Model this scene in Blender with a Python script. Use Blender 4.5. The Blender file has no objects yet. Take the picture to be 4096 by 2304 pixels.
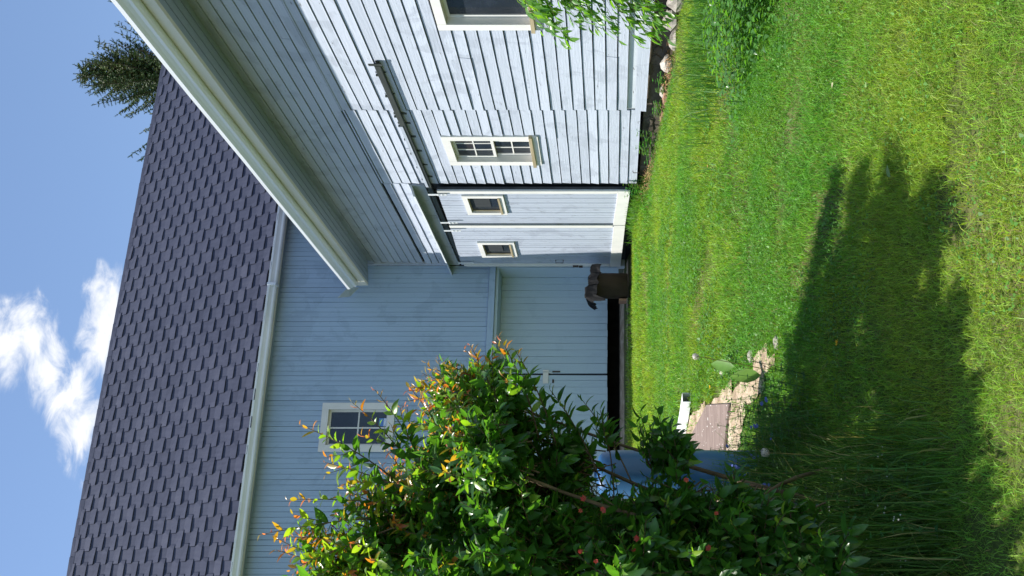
import bpy, math, random, bisect
import numpy as np
from mathutils import Vector, Matrix, noise
R = random.Random(7)
NP = np.random.default_rng(11)
sc = bpy.context.scene
col = sc.collection

# ---------------------------------------------------------------- camera
TH = math.radians(19.3); EYE = 1.6
cam = bpy.data.cameras.new('camera'); camo = bpy.data.objects.new('camera', cam); col.objects.link(camo)
cam.sensor_fit = 'HORIZONTAL'; cam.sensor_width = 36.0; cam.lens = 32.52
cam.shift_x = -402 / 4096.0; cam.clip_start = 0.05; cam.clip_end = 3000
cx = Vector((0, 0, -1)); cy = Vector((math.cos(TH), -math.sin(TH), 0)); cz = Vector((-math.sin(TH), -math.cos(TH), 0))
m = Matrix((cx, cy, cz)).transposed().to_4x4(); m.translation = (0, 0, EYE)
camo.matrix_world = m                       # the phone was held upright, the picture is stored on its side
sc.camera = camo
# ---------------------------------------------------------------- sun, sky, exposure
SUN = Vector((-0.50, 0.09, 1.0)).normalized()
sl = bpy.data.lights.new('sun', 'SUN'); sl.energy = 5.0; sl.angle = math.radians(0.53); sl.color = (1.0, 0.955, 0.88)
so = bpy.data.objects.new('sun', sl); col.objects.link(so)
so.rotation_euler = SUN.to_track_quat('Z', 'Y').to_euler(); so.location = (-6, 1, 14)
w = bpy.data.worlds.new('World'); sc.world = w; w.use_nodes = True
nt = w.node_tree; nt.nodes.clear()
def N(t, ty, **k):
    n = t.nodes.new(ty)
    for a, b in k.items(): setattr(n, a, b)
    return n
sky = N(nt, 'ShaderNodeTexSky', sky_type='NISHITA'); sky.sun_disc = False
sky.sun_elevation = math.asin(SUN.z); sky.sun_rotation = math.atan2(SUN.x, SUN.y)
sky.altitude = 300; sky.air_density = 1.0; sky.dust_density = 0.35; sky.ozone_density = 1.6
bg = N(nt, 'ShaderNodeBackground'); bg.inputs[1].default_value = 0.122
out = N(nt, 'ShaderNodeOutputWorld'); tc = N(nt, 'ShaderNodeTexCoord')
sep = N(nt, 'ShaderNodeSeparateXYZ'); nt.links.new(tc.outputs['Generated'], sep.inputs[0])
def M(t, op, a, b=None, clamp=False):
    n = N(t, 'ShaderNodeMath', operation=op); n.use_clamp = clamp
    for i, v in enumerate((a, b)):
        if v is None: continue
        if isinstance(v, (int, float)): n.inputs[i].default_value = v
        else: t.links.new(v, n.inputs[i])
    return n.outputs[0]
zc = M(nt, 'MAXIMUM', sep.outputs[2], 0.03)
cmb = N(nt, 'ShaderNodeCombineXYZ')
nt.links.new(M(nt, 'DIVIDE', sep.outputs[0], zc), cmb.inputs[0]); nt.links.new(M(nt, 'DIVIDE', sep.outputs[1], zc), cmb.inputs[1])
cl1 = N(nt, 'ShaderNodeTexNoise'); cl1.inputs['Scale'].default_value = 10.5; cl1.inputs['Detail'].default_value = 9; cl1.inputs['Roughness'].default_value = 0.62; cl1.inputs['Distortion'].default_value = 0.5
nt.links.new(cmb.outputs[0], cl1.inputs['Vector'])
cover = None
for (px, py, r) in ((.56, 1.80, .13), (.50, 1.73, .10), (.585, 1.71, .08), (.46, 1.535, .085), (.415, 1.47, .09), (.40, 1.60, .085), (.375, 1.68, .10), (.325, 1.735, .10), (.27, 1.83, .09),
                    (-.9, 1.1, .5), (1.9, .6, .55), (.4, -.9, .6), (-.8, -1.3, .5), (-2.4, .4, .7), (2.2, 2.6, .6), (-1.2, 2.8, .5)):
    d = N(nt, 'ShaderNodeVectorMath', operation='DISTANCE'); nt.links.new(cmb.outputs[0], d.inputs[0]); d.inputs[1].default_value = (px, py, 0)
    v = M(nt, 'SUBTRACT', 1.0, M(nt, 'DIVIDE', d.outputs['Value'], r), True)
    cover = v if cover is None else M(nt, 'MAXIMUM', cover, v)
cv = M(nt, 'MULTIPLY', M(nt, 'POWER', cover, 0.5), 0.62)
cv = M(nt, 'ADD', cv, M(nt, 'MULTIPLY', M(nt, 'SUBTRACT', cl1.outputs['Fac'], 0.5), 1.5))
cr = N(nt, 'ShaderNodeMapRange'); cr.interpolation_type = 'SMOOTHSTEP'
cr.inputs['From Min'].default_value = 0.16; cr.inputs['From Max'].default_value = 0.70
nt.links.new(cv, cr.inputs['Value'])
cm = M(nt, 'MULTIPLY', cr.outputs[0], M(nt, 'MINIMUM', M(nt, 'MULTIPLY', cover, 6.0), 1.0))
mix = N(nt, 'ShaderNodeMixRGB'); nt.links.new(cm, mix.inputs[0])
tint = N(nt, 'ShaderNodeMixRGB', blend_type='MULTIPLY'); tint.inputs[0].default_value = 1; tint.inputs[2].default_value = (1.0, 1.0, 1.0, 1)
nt.links.new(sky.outputs[0], tint.inputs[1]); nt.links.new(tint.outputs[0], mix.inputs[1]); mix.inputs[2].default_value = (5.0, 5.1, 5.3, 1)
nt.links.new(mix.outputs[0], bg.inputs[0]); nt.links.new(bg.outputs[0], out.inputs[0])
sc.view_settings.view_transform = 'Standard'; sc.view_settings.look = 'None'
sc.view_settings.gamma = 1; sc.view_settings.use_curve_mapping = False; sc.view_settings.exposure = 0.8

# ---------------------------------------------------------------- helpers
def sock(b, n): return b.inputs[n]
def mat(name, rough=0.6, spec=0.3):
    m = bpy.data.materials.new(name); m.use_nodes = True
    t = m.node_tree; b = t.nodes['Principled BSDF']
    sock(b, 'Roughness').default_value = rough; sock(b, 'Specular IOR Level').default_value = spec
    return m, t, b
def ramp(t, fac, stops):
    r = N(t, 'ShaderNodeValToRGB'); e = r.color_ramp.elements
    while len(e) < len(stops): e.new(0.5)
    for q, (p, c) in zip(e, stops): q.position = p; q.color = (*c, 1)
    t.links.new(fac, r.inputs[0]); return r.outputs[0]
def pnoise(t, scale, stretch=(1, 1, 1), detail=5, rough=0.6, coord='pos', dist=0.0):
    if coord == 'pos': src = N(t, 'ShaderNodeNewGeometry').outputs['Position']
    else: src = N(t, 'ShaderNodeTexCoord').outputs['Object']
    mp = N(t, 'ShaderNodeMapping'); mp.inputs['Scale'].default_value = stretch; t.links.new(src, mp.inputs[0])
    n = N(t, 'ShaderNodeTexNoise'); n.inputs['Scale'].default_value = scale; n.inputs['Detail'].default_value = detail
    n.inputs['Roughness'].default_value = rough; n.inputs['Distortion'].default_value = dist
    t.links.new(mp.outputs[0], n.inputs['Vector']); return n.outputs['Fac']
def mixc(t, f, a, b, mode='MIX'):
    n = N(t, 'ShaderNodeMixRGB', blend_type=mode)
    for i, v in enumerate((f, a, b)):
        if isinstance(v, (int, float)): n.inputs[i].default_value = v
        elif isinstance(v, tuple): n.inputs[i].default_value = (*v, 1)
        else: t.links.new(v, n.inputs[i])
    return n.outputs[0]
def bump(t, b, h, strength, dist=0.01):
    n = N(t, 'ShaderNodeBump'); n.inputs['Strength'].default_value = strength; n.inputs['Distance'].default_value = dist
    t.links.new(h, n.inputs['Height']); t.links.new(n.outputs[0], b.inputs['Normal'])
def plain(name, stops, scale=8, stretch=(1, 1, 1), rough=0.6, spec=0.3, bmp=0.0, bscale=None, metal=0.0):
    m, t, b = mat(name, rough, spec)
    f = pnoise(t, scale, stretch)
    t.links.new(ramp(t, f, stops), b.inputs['Base Color']); sock(b, 'Metallic').default_value = metal
    if bmp: bump(t, b, pnoise(t, bscale or scale * 4, stretch), bmp)
    return m
def paint(name, axis, base, scuff, bare, wear=0.64):
    """weathered barn paint: grain along the board, greyer repainted patches, flakes down to grey wood"""
    m, t, b = mat(name, 0.62, 0.25)
    st = {'y': (1, .07, 1), 'z': (1, 1, .07)}[axis]
    grain = pnoise(t, 55, st, 6, .65); patch = pnoise(t, 2.6, (1, 1, 1), 4, .6, dist=.6)
    rnd = N(t, 'ShaderNodeObjectInfo').outputs['Random']
    c = mixc(t, M(t, 'MULTIPLY', rnd, .55), base, scuff)
    pm = N(t, 'ShaderNodeMapRange'); pm.inputs['From Min'].default_value = .54; pm.inputs['From Max'].default_value = .60; t.links.new(patch, pm.inputs['Value'])
    c = mixc(t, M(t, 'MULTIPLY', pm.outputs[0], .75), c, scuff)
    fl = N(t, 'ShaderNodeMapRange'); fl.inputs['From Min'].default_value = wear; fl.inputs['From Max'].default_value = wear + .035
    flake = pnoise(t, 30, {'y': (1, .16, 1), 'z': (1, 1, .16)}[axis], 7, .7)
    t.links.new(flake, fl.inputs['Value'])
    c = mixc(t, fl.outputs[0], c, bare)
    t.links.new(c, b.inputs['Base Color'])
    bump(t, b, M(t, 'SUBTRACT', M(t, 'ADD', grain, M(t, 'MULTIPLY', flake, .8)), M(t, 'MULTIPLY', fl.outputs[0], .5)), .5, .008)
    return m

BLUEW = (0.425, 0.468, 0.545); SCUFF = (0.33, 0.365, 0.43)
MT = {}
MT['paint_h'] = paint('pale_paint_horizontal', 'y', BLUEW, SCUFF, (0.20, 0.215, 0.245), .64)
MT['paint_v'] = paint('pale_paint_vertical', 'z', (0.325, 0.435, 0.57), (0.275, 0.37, 0.49), (0.18, 0.22, 0.26), .68)
MT['paint_door'] = paint('pale_paint_door', 'z', (0.405, 0.45, 0.53), (0.33, 0.365, 0.435), (0.2, 0.215, 0.24), .61)
MT['paint_shed'] = paint('pale_paint_low_door', 'z', (0.42, 0.53, 0.62), (0.385, 0.49, 0.58), (0.2, 0.24, 0.28), .72)
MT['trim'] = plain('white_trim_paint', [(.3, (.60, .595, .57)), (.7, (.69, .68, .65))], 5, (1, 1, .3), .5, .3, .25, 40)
MT['trim_shade'] = plain('shaded_trim_paint', [(.3, (.42, .46, .49)), (.7, (.50, .54, .57))], 5, (1, 1, .3), .55, .3, .2, 40)  # the trim paint again, darker and bluer with shade put into its colour
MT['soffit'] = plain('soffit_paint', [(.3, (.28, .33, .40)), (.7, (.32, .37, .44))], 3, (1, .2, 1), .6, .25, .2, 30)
MT['gutter'] = plain('white_gutter_enamel', [(.3, (.68, .71, .76)), (.7, (.77, .80, .85))], 3, (1, .15, 1), .35, .4, .05, 10)
MT['cream'] = plain('cream_fascia_paint', [(.3, (.56, .55, .50)), (.7, (.63, .62, .55))], 3, (1, .15, 1), .55, .3, .1, 20)
MT['sillwood'] = plain('bare_sill_wood', [(.3, (.28, .23, .14)), (.7, (.40, .34, .22))], 14, (1, .1, 1), .7, .2, .2)
MT['dark'] = plain('dark_void', [(.3, (.008, .008, .009)), (.7, (.02, .02, .02))], 6, rough=.9, spec=.05)
MT['back'] = plain('dark_sheathing', [(.3, (.03, .035, .045)), (.7, (.06, .065, .075))], 6, rough=.9, spec=.05)
MT['track'] = plain('grey_green_steel', [(.3, (.03, .036, .033)), (.7, (.055, .062, .056))], 9, (1, .2, 1), .55, .4, .15)
MT['hanger'] = plain('painted_steel_hanger', [(.3, (.58, .60, .62)), (.7, (.70, .72, .73))], 20, rough=.5)
MT['zinc'] = plain('galvanised_steel', [(.3, (.42, .44, .46)), (.7, (.6, .62, .64))], 20, rough=.35, spec=.5, metal=.6)
MT['iron'] = plain('rusty_iron', [(.3, (.03, .025, .022)), (.7, (.09, .06, .045))], 30, rough=.7)
MT['stone'] = plain('field_stone', [(.3, (.20, .18, .16)), (.5, (.30, .275, .245)), (.7, (.42, .39, .35))], 9, rough=.85, spec=.15, bmp=.6, bscale=25)
MT['mortar'] = plain('old_foundation_mortar', [(.3, (.05, .042, .033)), (.55, (.11, .095, .077)), (.75, (.19, .17, .145))], 4.5, (1, .6, 1.3), .9, .1, .8, 14)
MT['oldwood'] = plain('red_brown_old_wood', [(.3, (.20, .11, .075)), (.7, (.36, .21, .15))], 10, (1, .12, 1), .8, .15, .5, 40)
MT['needles'] = plain('dead_brown_litter', [(.3, (.25, .14, .07)), (.7, (.46, .28, .15))], 20, rough=.9, spec=.1)
MT['rustbin'] = plain('brown_rusty_bin', [(.3, (.02, .014, .011)), (.7, (.045, .03, .022))], 7, (1, 1, .4), .8, .2, .3)
MT['blackplastic'] = plain('dark_grey_plastic_sheet', [(.3, (.004, .004, .005)), (.7, (.012, .0125, .014))], 9, rough=.75, spec=.15, bmp=.4)
MT['ply'] = plain('weathered_plywood', [(.3, (.15, .11, .095)), (.7, (.24, .185, .16))], 6, (.6, 3, 1), .8, .2, .3, 20)
MT['alum'] = plain('dusty_white_downspout', [(.3, (.60, .60, .60)), (.7, (.78, .78, .78))], 10, rough=.45, spec=.4, bmp=.15)
MT['bark'] = plain('shrub_bark', [(.3, (.07, .05, .035)), (.7, (.17, .125, .08))], 18, (1, 1, .3), .85, .15, .5)
MT['sprucebark'] = plain('spruce_bark', [(.3, (.06, .045, .035)), (.7, (.12, .09, .07))], 12, rough=.9)
def blue_mat():
    m, t, b = mat('blue_plastic', .38, .45)
    t.links.new(ramp(t, pnoise(t, 6, (1, 1, .4)), [(.3, (.022, .095, .235)), (.7, (.034, .13, .30))]), b.inputs['Base Color'])
    bump(t, b, pnoise(t, 18), .08); return m
MT['blue'] = blue_mat()
def speck(m, c, thr):
    t = m.node_tree; b = t.nodes['Principled BSDF']; l = b.inputs['Base Color'].links[0].from_socket
    r = N(t, 'ShaderNodeMapRange'); r.inputs['From Min'].default_value = thr; r.inputs['From Max'].default_value = thr + .03
    t.links.new(pnoise(t, 38, (1, .5, 1), 2), r.inputs['Value'])
    t.links.new(mixc(t, r.outputs[0], l, c), b.inputs['Base Color'])
speck(MT['ply'], (.62, .6, .55), .68)
def glass(name, c, rough=.06):
    m, t, b = mat(name, rough, .6)
    t.links.new(ramp(t, pnoise(t, 3.0, detail=6), [(.35, c), (.75, tuple(v * 2.4 + .01 for v in c))]), b.inputs['Base Color'])
    n = pnoise(t, 1.4, detail=1); bump(t, b, n, .05, .02)
    d = N(t, 'ShaderNodeMapRange'); d.inputs['From Min'].default_value = .4; d.inputs['From Max'].default_value = .8
    d.inputs['To Min'].default_value = rough; d.inputs['To Max'].default_value = rough + .25
    t.links.new(pnoise(t, 9, detail=6), d.inputs['Value']); t.links.new(d.outputs[0], b.inputs['Roughness'])
    return m
MT['glass'] = glass('dusty_dark_glass', (.008, .011, .016))
MT['glass2'] = glass('brownish_dark_glass', (.016, .012, .011))
MT['curtain'] = plain('grey_curtain', [(.3, (.022, .026, .03)), (.7, (.04, .046, .05))], 5, (1, 6, .3), .8)
def shingle_mat():
    m, t, b = mat('asphalt_shingle', .85, .2)
    rnd = N(t, 'ShaderNodeObjectInfo').outputs['Random']
    f = M(t, 'ADD', M(t, 'MULTIPLY', pnoise(t, 5, (3.5, .6, .6), 5), .6), M(t, 'MULTIPLY', rnd, .25))
    c = ramp(t, f, [(.18, (.035, .041, .070)), (.45, (.051, .058, .094)), (.70, (.069, .075, .110))])
    sp = pnoise(t, 260, detail=2)
    c = mixc(t, .5, c, ramp(t, sp, [(.3, (.45, .45, .45)), (.7, (.58, .58, .58))]), 'OVERLAY')
    t.links.new(c, b.inputs['Base Color']); bump(t, b, sp, .35, .004); return m
MT['shingle'] = shingle_mat()
def foliage_mat(name, rough=.42, transl=.38, spec=.45, tboost=(1.35, 1.3, .35), vein=True):
    m, t, b = mat(name, rough, spec)
    at = N(t, 'ShaderNodeAttribute', attribute_name='Col')
    nz = pnoise(t, 14, detail=3)
    c = mixc(t, .35, at.outputs['Color'], ramp(t, nz, [(.3, (.35, .35, .35)), (.7, (.65, .65, .65))]), 'OVERLAY')
    t.links.new(c, b.inputs['Base Color'])
    tr = N(t, 'ShaderNodeBsdfTranslucent'); t.links.new(mixc(t, 1.0, c, tboost, 'MULTIPLY'), tr.inputs[0])
    ad = N(t, 'ShaderNodeMixShader'); ad.inputs[0].default_value = transl
    o = t.nodes['Material Output']
    t.links.new(b.outputs[0], ad.inputs[1]); t.links.new(tr.outputs[0], ad.inputs[2]); t.links.new(ad.outputs[0], o.inputs[0])
    return m
MT['leaf'] = foliage_mat('glossy_shrub_leaf', .30, .42, .6, (2.9, 2.8, .7))
MT['grass'] = foliage_mat('grass_blade', .5, .40, .3, (1.6, 1.5, .5))
MT['weed'] = foliage_mat('weed_leaf', .5, .36, .3, (1.7, 1.7, .6))
MT['needle'] = foliage_mat('spruce_needle', .55, .12, .3, (1.2, 1.2, .6))
MT['petal'] = foliage_mat('flower_petal', .6, .3, .2, (1.3, 1.0, 1.0))

def link(o, parent=None, kind=None):
    col.objects.link(o)
    if parent is not None:
        o.parent = parent; o.matrix_parent_inverse = Matrix.Translation(-Vector(parent.location)) if parent.parent is None else Matrix()
    if kind: o['kind'] = kind
    return o
def tag(o, label=None, cat=None, group=None, kind=None):
    for k, v in (('label', label), ('category', cat), ('group', group), ('kind', kind)):
        if v: o[k] = v
    return o
def empty(name, loc, label, cat, group=None):
    o = bpy.data.objects.new(name, None); o.location = loc; o.empty_display_size = .1; col.objects.link(o)
    return tag(o, label, cat, group)
class MB:
    """collects polygons in world coordinates"""
    def __init__(s): s.v = []; s.f = []; s.c = []
    def poly(s, vs, fs, c=None):
        k = len(s.v); s.v += [tuple(q) for q in vs]; s.f += [tuple(i + k for i in f) for f in fs]
        if c is not None: s.c += [c] * len(vs)
    def box(s, x0, x1, y0, y1, z0, z1, jit=0.0):
        j = lambda: R.uniform(-jit, jit) if jit else 0
        vs = [(x + j(), y + j(), z + j()) for x in (x0, x1) for y in (y0, y1) for z in (z0, z1)]
        s.poly(vs, [(0, 1, 3, 2), (4, 6, 7, 5), (0, 4, 5, 1), (2, 3, 7, 6), (0, 2, 6, 4), (1, 5, 7, 3)])
    def obox(s, mtx, hx, hy, hz, jit=0.0):
        j = lambda: R.uniform(-jit, jit) if jit else 0
        vs = [mtx @ Vector((x + j(), y + j(), z + j())) for x in (-hx, hx) for y in (-hy, hy) for z in (-hz, hz)]
        s.poly(vs, [(0, 1, 3, 2), (4, 6, 7, 5), (0, 4, 5, 1), (2, 3, 7, 6), (0, 2, 6, 4), (1, 5, 7, 3)])
    def tube(s, pts, rad, n=6, cap=True, c=None):
        pts = [Vector(p) for p in pts]; k = len(pts)
        rad = rad if isinstance(rad, (list, tuple)) else [rad] * k
        vs = []; up = Vector((.31, .2, .93))
        for i, p in enumerate(pts):
            d = (pts[min(i + 1, k - 1)] - pts[max(i - 1, 0)]).normalized()
            a = d.cross(up); a = a.normalized() if a.length > .05 else d.cross(Vector((1, 0, 0))).normalized(); b_ = d.cross(a)
            vs += [p + (a * math.cos(2 * math.pi * j / n) + b_ * math.sin(2 * math.pi * j / n)) * rad[i] for j in range(n)]
        fs = [(i * n + j, i * n + (j + 1) % n, (i + 1) * n + (j + 1) % n, (i + 1) * n + j) for i in range(k - 1) for j in range(n)]
        if cap: fs += [tuple(range(n))[::-1], tuple(range((k - 1) * n, k * n))]
        s.poly(vs, fs, c)
    def build(s, name, m, parent=None, kind=None, smooth=False):
        me = bpy.data.meshes.new(name); me.from_pydata(s.v, [], s.f); me.materials.append(MT[m] if isinstance(m, str) else m)
        if s.c:
            a = me.color_attributes.new('Col', 'FLOAT_COLOR', 'POINT')
            a.data.foreach_set('color', np.array([(*q, 1) for q in s.c], dtype=np.float32).ravel())
        if smooth: me.polygons.foreach_set('use_smooth', [True] * len(me.polygons))
        me.update()
        return link(bpy.data.objects.new(name, me), parent, kind)
def sub(o, parent):                                   # thing > part > sub-part; parts carry no transform of their own
    o.parent = parent; o.matrix_parent_inverse = Matrix()
    return o
def box(name, m, parent, *a, **k):
    b = MB(); b.box(*a, **k); return b.build(name, m, parent)

# ---------------------------------------------------------------- terrain
PR = [(-60, -5.2), (-30, -2.6), (-5, -.62), (0, .02), (3, .42), (5, .68), (7.5, .93), (9, 1.0), (10.4, 1.05), (11.6, 1.125), (12.5, 1.215), (13.6, 1.262), (14.0, 1.33), (14.35, 1.41), (20, 1.46), (60, 1.6), (900, 2)]
def gz(X, Y, fine=True):
    i = min(max(bisect.bisect(PR, (Y, 9)) - 1, 0), len(PR) - 2)
    (a, za), (b, zb) = PR[i], PR[i + 1]
    z = za + (zb - za) * (Y - a) / (b - a)
    z += .11 * math.exp(-((Y - 11.8) / .75) ** 2) * min(max((X - 4.2) / 1.0, 0), 1) if 9 < Y < 15 else 0
    if fine: z += .018 * noise.noise(Vector((X * .9, Y * .9, 0))) + .007 * noise.noise(Vector((X * 3, Y * 3, 4)))
    return z
def make_ground():
    xs = sorted(set([-900, -300, -100, -40, -20, -12] + [round(-8 + i * .5, 2) for i in range(15)] + [round(-1 + i * .16, 2) for i in range(48)] + [7, 9, 12, 18, 30, 60, 150, 400, 900]))
    ys = sorted(set([-900, -300, -100, -40, -20, -10, -5, -2, 0, 1] + [round(1.6 + i * .16, 2) for i in range(84)] + [15.2, 16, 18, 20, 25, 30, 40, 60, 100, 200, 400, 900]))
    v = [(x, y, gz(x, y, -2 < x < 7 and 1 < y < 15.1)) for x in xs for y in ys]
    n = len(ys); f = [(i * n + j, (i + 1) * n + j, (i + 1) * n + j + 1, i * n + j + 1) for i in range(len(xs) - 1) for j in range(n - 1)]
    b = MB(); b.v = v; b.f = f
    m, t, bs = mat('lawn_soil', .9, .1)
    c = ramp(t, pnoise(t, 1.3, detail=6), [(.35, (.05, .075, .018)), (.5, (.075, .09, .028)), (.66, (.14, .12, .06))])
    c = mixc(t, .5, c, ramp(t, pnoise(t, 40, detail=4), [(.3, (.3, .3, .3)), (.7, (.7, .7, .7))]), 'OVERLAY')
    t.links.new(c, bs.inputs['Base Color']); bump(t, bs, pnoise(t, 60, detail=4), .6, .01)
    return b.build('lawn_ground', m, None, 'structure', True)
make_ground()
PLY = [(1.47, 6.86), (1.31, 6.08), (.80, 6.45), (1.30, 8.05)]
def inpoly(P, x, y):
    c = False
    for i in range(len(P)):
        (x1, y1), (x2, y2) = P[i], P[i - 1]
        if (y1 > y) != (y2 > y) and x < (x2 - x1) * (y - y1) / (y2 - y1) + x1: c = not c
    return c
DIRT = [(1.33, 4.95), (1.42, 5.25), (1.40, 5.9), (1.52, 6.75), (1.56, 7.4), (1.62, 8.2), (1.2, 8.6), (.5, 7.6), (.6, 6.1), (1.0, 5.9), (1.2, 5.75), (1.22, 5.3)]
def make_dirt():
    b = MB(); P = [(x + R.uniform(-.04, .04), y + R.uniform(-.04, .04)) for x, y in DIRT]
    cells = {}
    s = .08
    for i in range(int(2.6 / s)):
        for j in range(int(6.6 / s)):
            x, y = .1 + i * s, 4.6 + j * s
            if inpoly(P, x + s / 2, y + s / 2):
                ids = []
                for (u, w_) in ((i, j), (i + 1, j), (i + 1, j + 1), (i, j + 1)):
                    if (u, w_) not in cells:
                        X, Y = .1 + u * s, 4.6 + w_ * s
                        cells[(u, w_)] = len(b.v); b.v.append((X + R.uniform(-.02, .02), Y + R.uniform(-.02, .02), gz(X, Y) + .014 + R.uniform(0, .006)))
                    ids.append(cells[(u, w_)])
                b.f.append(tuple(ids))
    m, t, bs = mat('pale_bare_soil', .95, .1)
    c = ramp(t, pnoise(t, 7, detail=7), [(.3, (.22, .155, .105)), (.5, (.40, .31, .22)), (.7, (.56, .46, .355))])
    t.links.new(c, bs.inputs['Base Color']); bump(t, bs, pnoise(t, 45, detail=6), .9, .02)
    b.build('dirt_path', m, None, 'structure', True)
    b = MB()                                       # worn strip along the foot of the tall barn
    for i in range(60):
        x = -3 + i * .14
        b.poly([(x, 14.02 + R.uniform(-.05, .05), gz(x, 14.0) + .02), (x + .14, 14.02 + R.uniform(-.05, .05), gz(x + .14, 14) + .02), (x + .14, 14.98, 1.47), (x, 14.98, 1.47)], [(0, 1, 2, 3)])
    b.build('soil_strip', m, None, 'structure')
make_dirt()

# ---------------------------------------------------------------- right barn (low, horizontal siding)
A = 5.5
barn = empty('white_barn', (5.5, 10.5, 1.2), 'low white barn with sunlit horizontal siding, sliding doors and a deep shaded eave', 'barn')
def hplank(y0, y1, z0, z1, x=A, proud=.0, m='paint_h', parent=barn, rough=.004):
    n = max(2, min(6, int((y1 - y0) / .35) + 1)); b = MB(); vs = []
    ph = R.uniform(0, 99); lean = R.uniform(.002, .0085)
    for i in range(n + 1):
        y = y0 + (y1 - y0) * i / n; wv = rough * noise.noise(Vector((y * 1.7, ph, 0))) * 1.6; wz = rough * noise.noise(Vector((y * 2.9, ph, 7)))
        xo = x - proud
        vs += [(xo + .022, y, z0), (xo - .014 - lean + wv, y, z0 + wz), (xo - .012 - lean + wv, y, z0 + .012 + wz), (xo - .008 + wv * .5, y, z1 + wz * .6), (xo + .022, y, z1)]
    fs = []
    for i in range(n):
        k, q = i * 5, i * 5 + 5
        fs += [(k + j, k + j + 1, q + j + 1, q + j) for j in range(4)]
    fs += [(0, 4, 3, 2, 1), (n * 5, n * 5 + 1, n * 5 + 2, n * 5 + 3, n * 5 + 4)]
    b.poly(vs, fs); return b.build('plank', m, parent)
# openings (y0,y1,z0,z1) of the windows, and the door bay
WIN1 = (6.55, 7.755, 2.40, 3.24); WIN2 = (10.14, 10.70, 2.615, 3.60)
def cuts(y0, y1, z0, z1, holes):
    segs = [(y0, y1)]
    for (a, b_, c, d) in holes:
        if z1 > c + .03 and z0 < d - .03:
            new = []
            for (p, q) in segs:
                if q <= a - .04 or p >= b_ + .04: new.append((p, q)); continue
                if p < a - .04: new.append((p, a - .04))
                if q > b_ + .04: new.append((b_ + .04, q))
            segs = new
    return segs
box('wall_core', 'dark', barn, 5.66, 5.72, 4.6, 14.49, 1.24, 5.9)
def section(y0, y1, zbase, ztop, off, w0=.125, wear=0):
    z = zbase
    while z < ztop - .03:
        wd = w0 + R.uniform(-.009, .009); z1 = min(z + wd, ztop)
        ya, yb = y0 + R.uniform(-.006, .006), y1 + R.uniform(-.006, .006)
        for (p, q) in cuts(ya, yb, z, z1, (WIN1, WIN2)):
            # now and then a board is pieced from two lengths
            if q - p > 1.4 and R.random() < .28:
                s_ = R.uniform(p + .4, q - .4); hplank(p, s_ - .002, z + .0105, z1, proud=off); hplank(s_ + .002, q, z + .0105, z1, proud=off)
            else: hplank(p, q, z + .0105, z1, proud=off)
        z = z1
section(4.6, 9.42, 1.425, 4.735, .008, .127)
hplank(4.6, 7.72, 1.20, 1.335, proud=.022); hplank(7.725, 9.40, 1.215, 1.338, proud=.034, rough=.006)
box('ledger', 'trim_shade', barn, A + .001, A + .03, 4.6, 9.42, 1.33, 1.43)
section(9.43, 11.37, 1.262, 4.735, .0, .129)
section(11.375, 14.40, 4.36, 4.735, .004, .118)
# upper wall, in the shade of the eave, finer boards running through
z = 4.745
while z < 5.70:
    z1 = z + .117 + R.uniform(-.004, .006)
    s_ = sorted([4.6, 14.40] + [R.uniform(6.5, 13.5) for _ in range(R.choice((1, 1, 2)))])
    for p, q in zip(s_, s_[1:]): hplank(p, q - .003, z + .007, z1, m='paint_h', rough=.002, proud=-.004)
    z = z1
box('corner_board', 'paint_door', barn, A - .03, A + .02, 14.40, 14.485, 4.36, 5.75)
# drip ledge that runs above the window boards
box('drip_edge', 'paint_h', barn, A - .028, A + .01, 4.6, 9.42, 4.728, 4.742)
# foundation
fnd = box('foundation', 'mortar', barn, 5.56, 5.72, 4.6, 14.49, .55, 1.235)
for i in range(46):
    y = R.uniform(7.0, 12.6); zz = R.uniform(.82, 1.2); b = MB()
    r1, r2, r3 = R.uniform(.05, .07), R.uniform(.08, .2), R.uniform(.04, .08)
    vs = []
    for a in range(6):
        for e in (-.6, .6):
            t_ = a / 6 * 6.283; vs.append((5.56 - r1 * .35 * (1 if e else 1) + R.uniform(-.015, .015), y + r2 * math.cos(t_) * (1 if e > 0 else .8), zz + r3 * math.sin(t_) * (1 if e > 0 else .8)))
    vs = [(5.575 if i_ % 2 else 5.545 + R.uniform(-.012, .012), v[1], v[2]) for i_, v in enumerate(vs)]
    b.poly(vs, [tuple(range(0, 12, 2))] + [(k, k + 1, (k + 3) % 12, (k + 2) % 12) for k in range(0, 12, 2)])
    sub(b.build('stone', 'mortar'), fnd)
# roof, soffit, fascia, gutter
b = MB(); sl_ = math.tan(math.radians(33)); x0, z0 = 4.93, 5.875
b.poly([(x0, 3.0, z0), (x0, 13.98, z0), (x0 + 5.6, 13.98, z0 + 5.6 * sl_), (x0 + 5.6, 3.0, z0 + 5.6 * sl_),
        (x0, 3.0, z0 - .03), (x0, 13.98, z0 - .03), (x0 + 5.6, 13.98, z0 + 5.6 * sl_ - .03), (x0 + 5.6, 3.0, z0 + 5.6 * sl_ - .03)],
       [(0, 3, 2, 1), (4, 5, 6, 7), (0, 1, 5, 4), (1, 2, 6, 5), (2, 3, 7, 6), (3, 0, 4, 7)])
b.build('roof', 'shingle', barn)
b = MB(); b.poly([(10.5, 3, 1), (10.5, 14.4, 1), (10.5, 14.4, 9.3), (10.5, 3, 9.3), (10.6, 3, 1), (10.6, 14.4, 1), (10.6, 14.4, 9.3), (10.6, 3, 9.3)], [(0, 1, 2, 3), (4, 7, 6, 5), (0, 3, 7, 4), (1, 5, 6, 2), (3, 2, 6, 7)])
b.build('rear_wall', 'back', barn)
ye = 13.96
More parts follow.
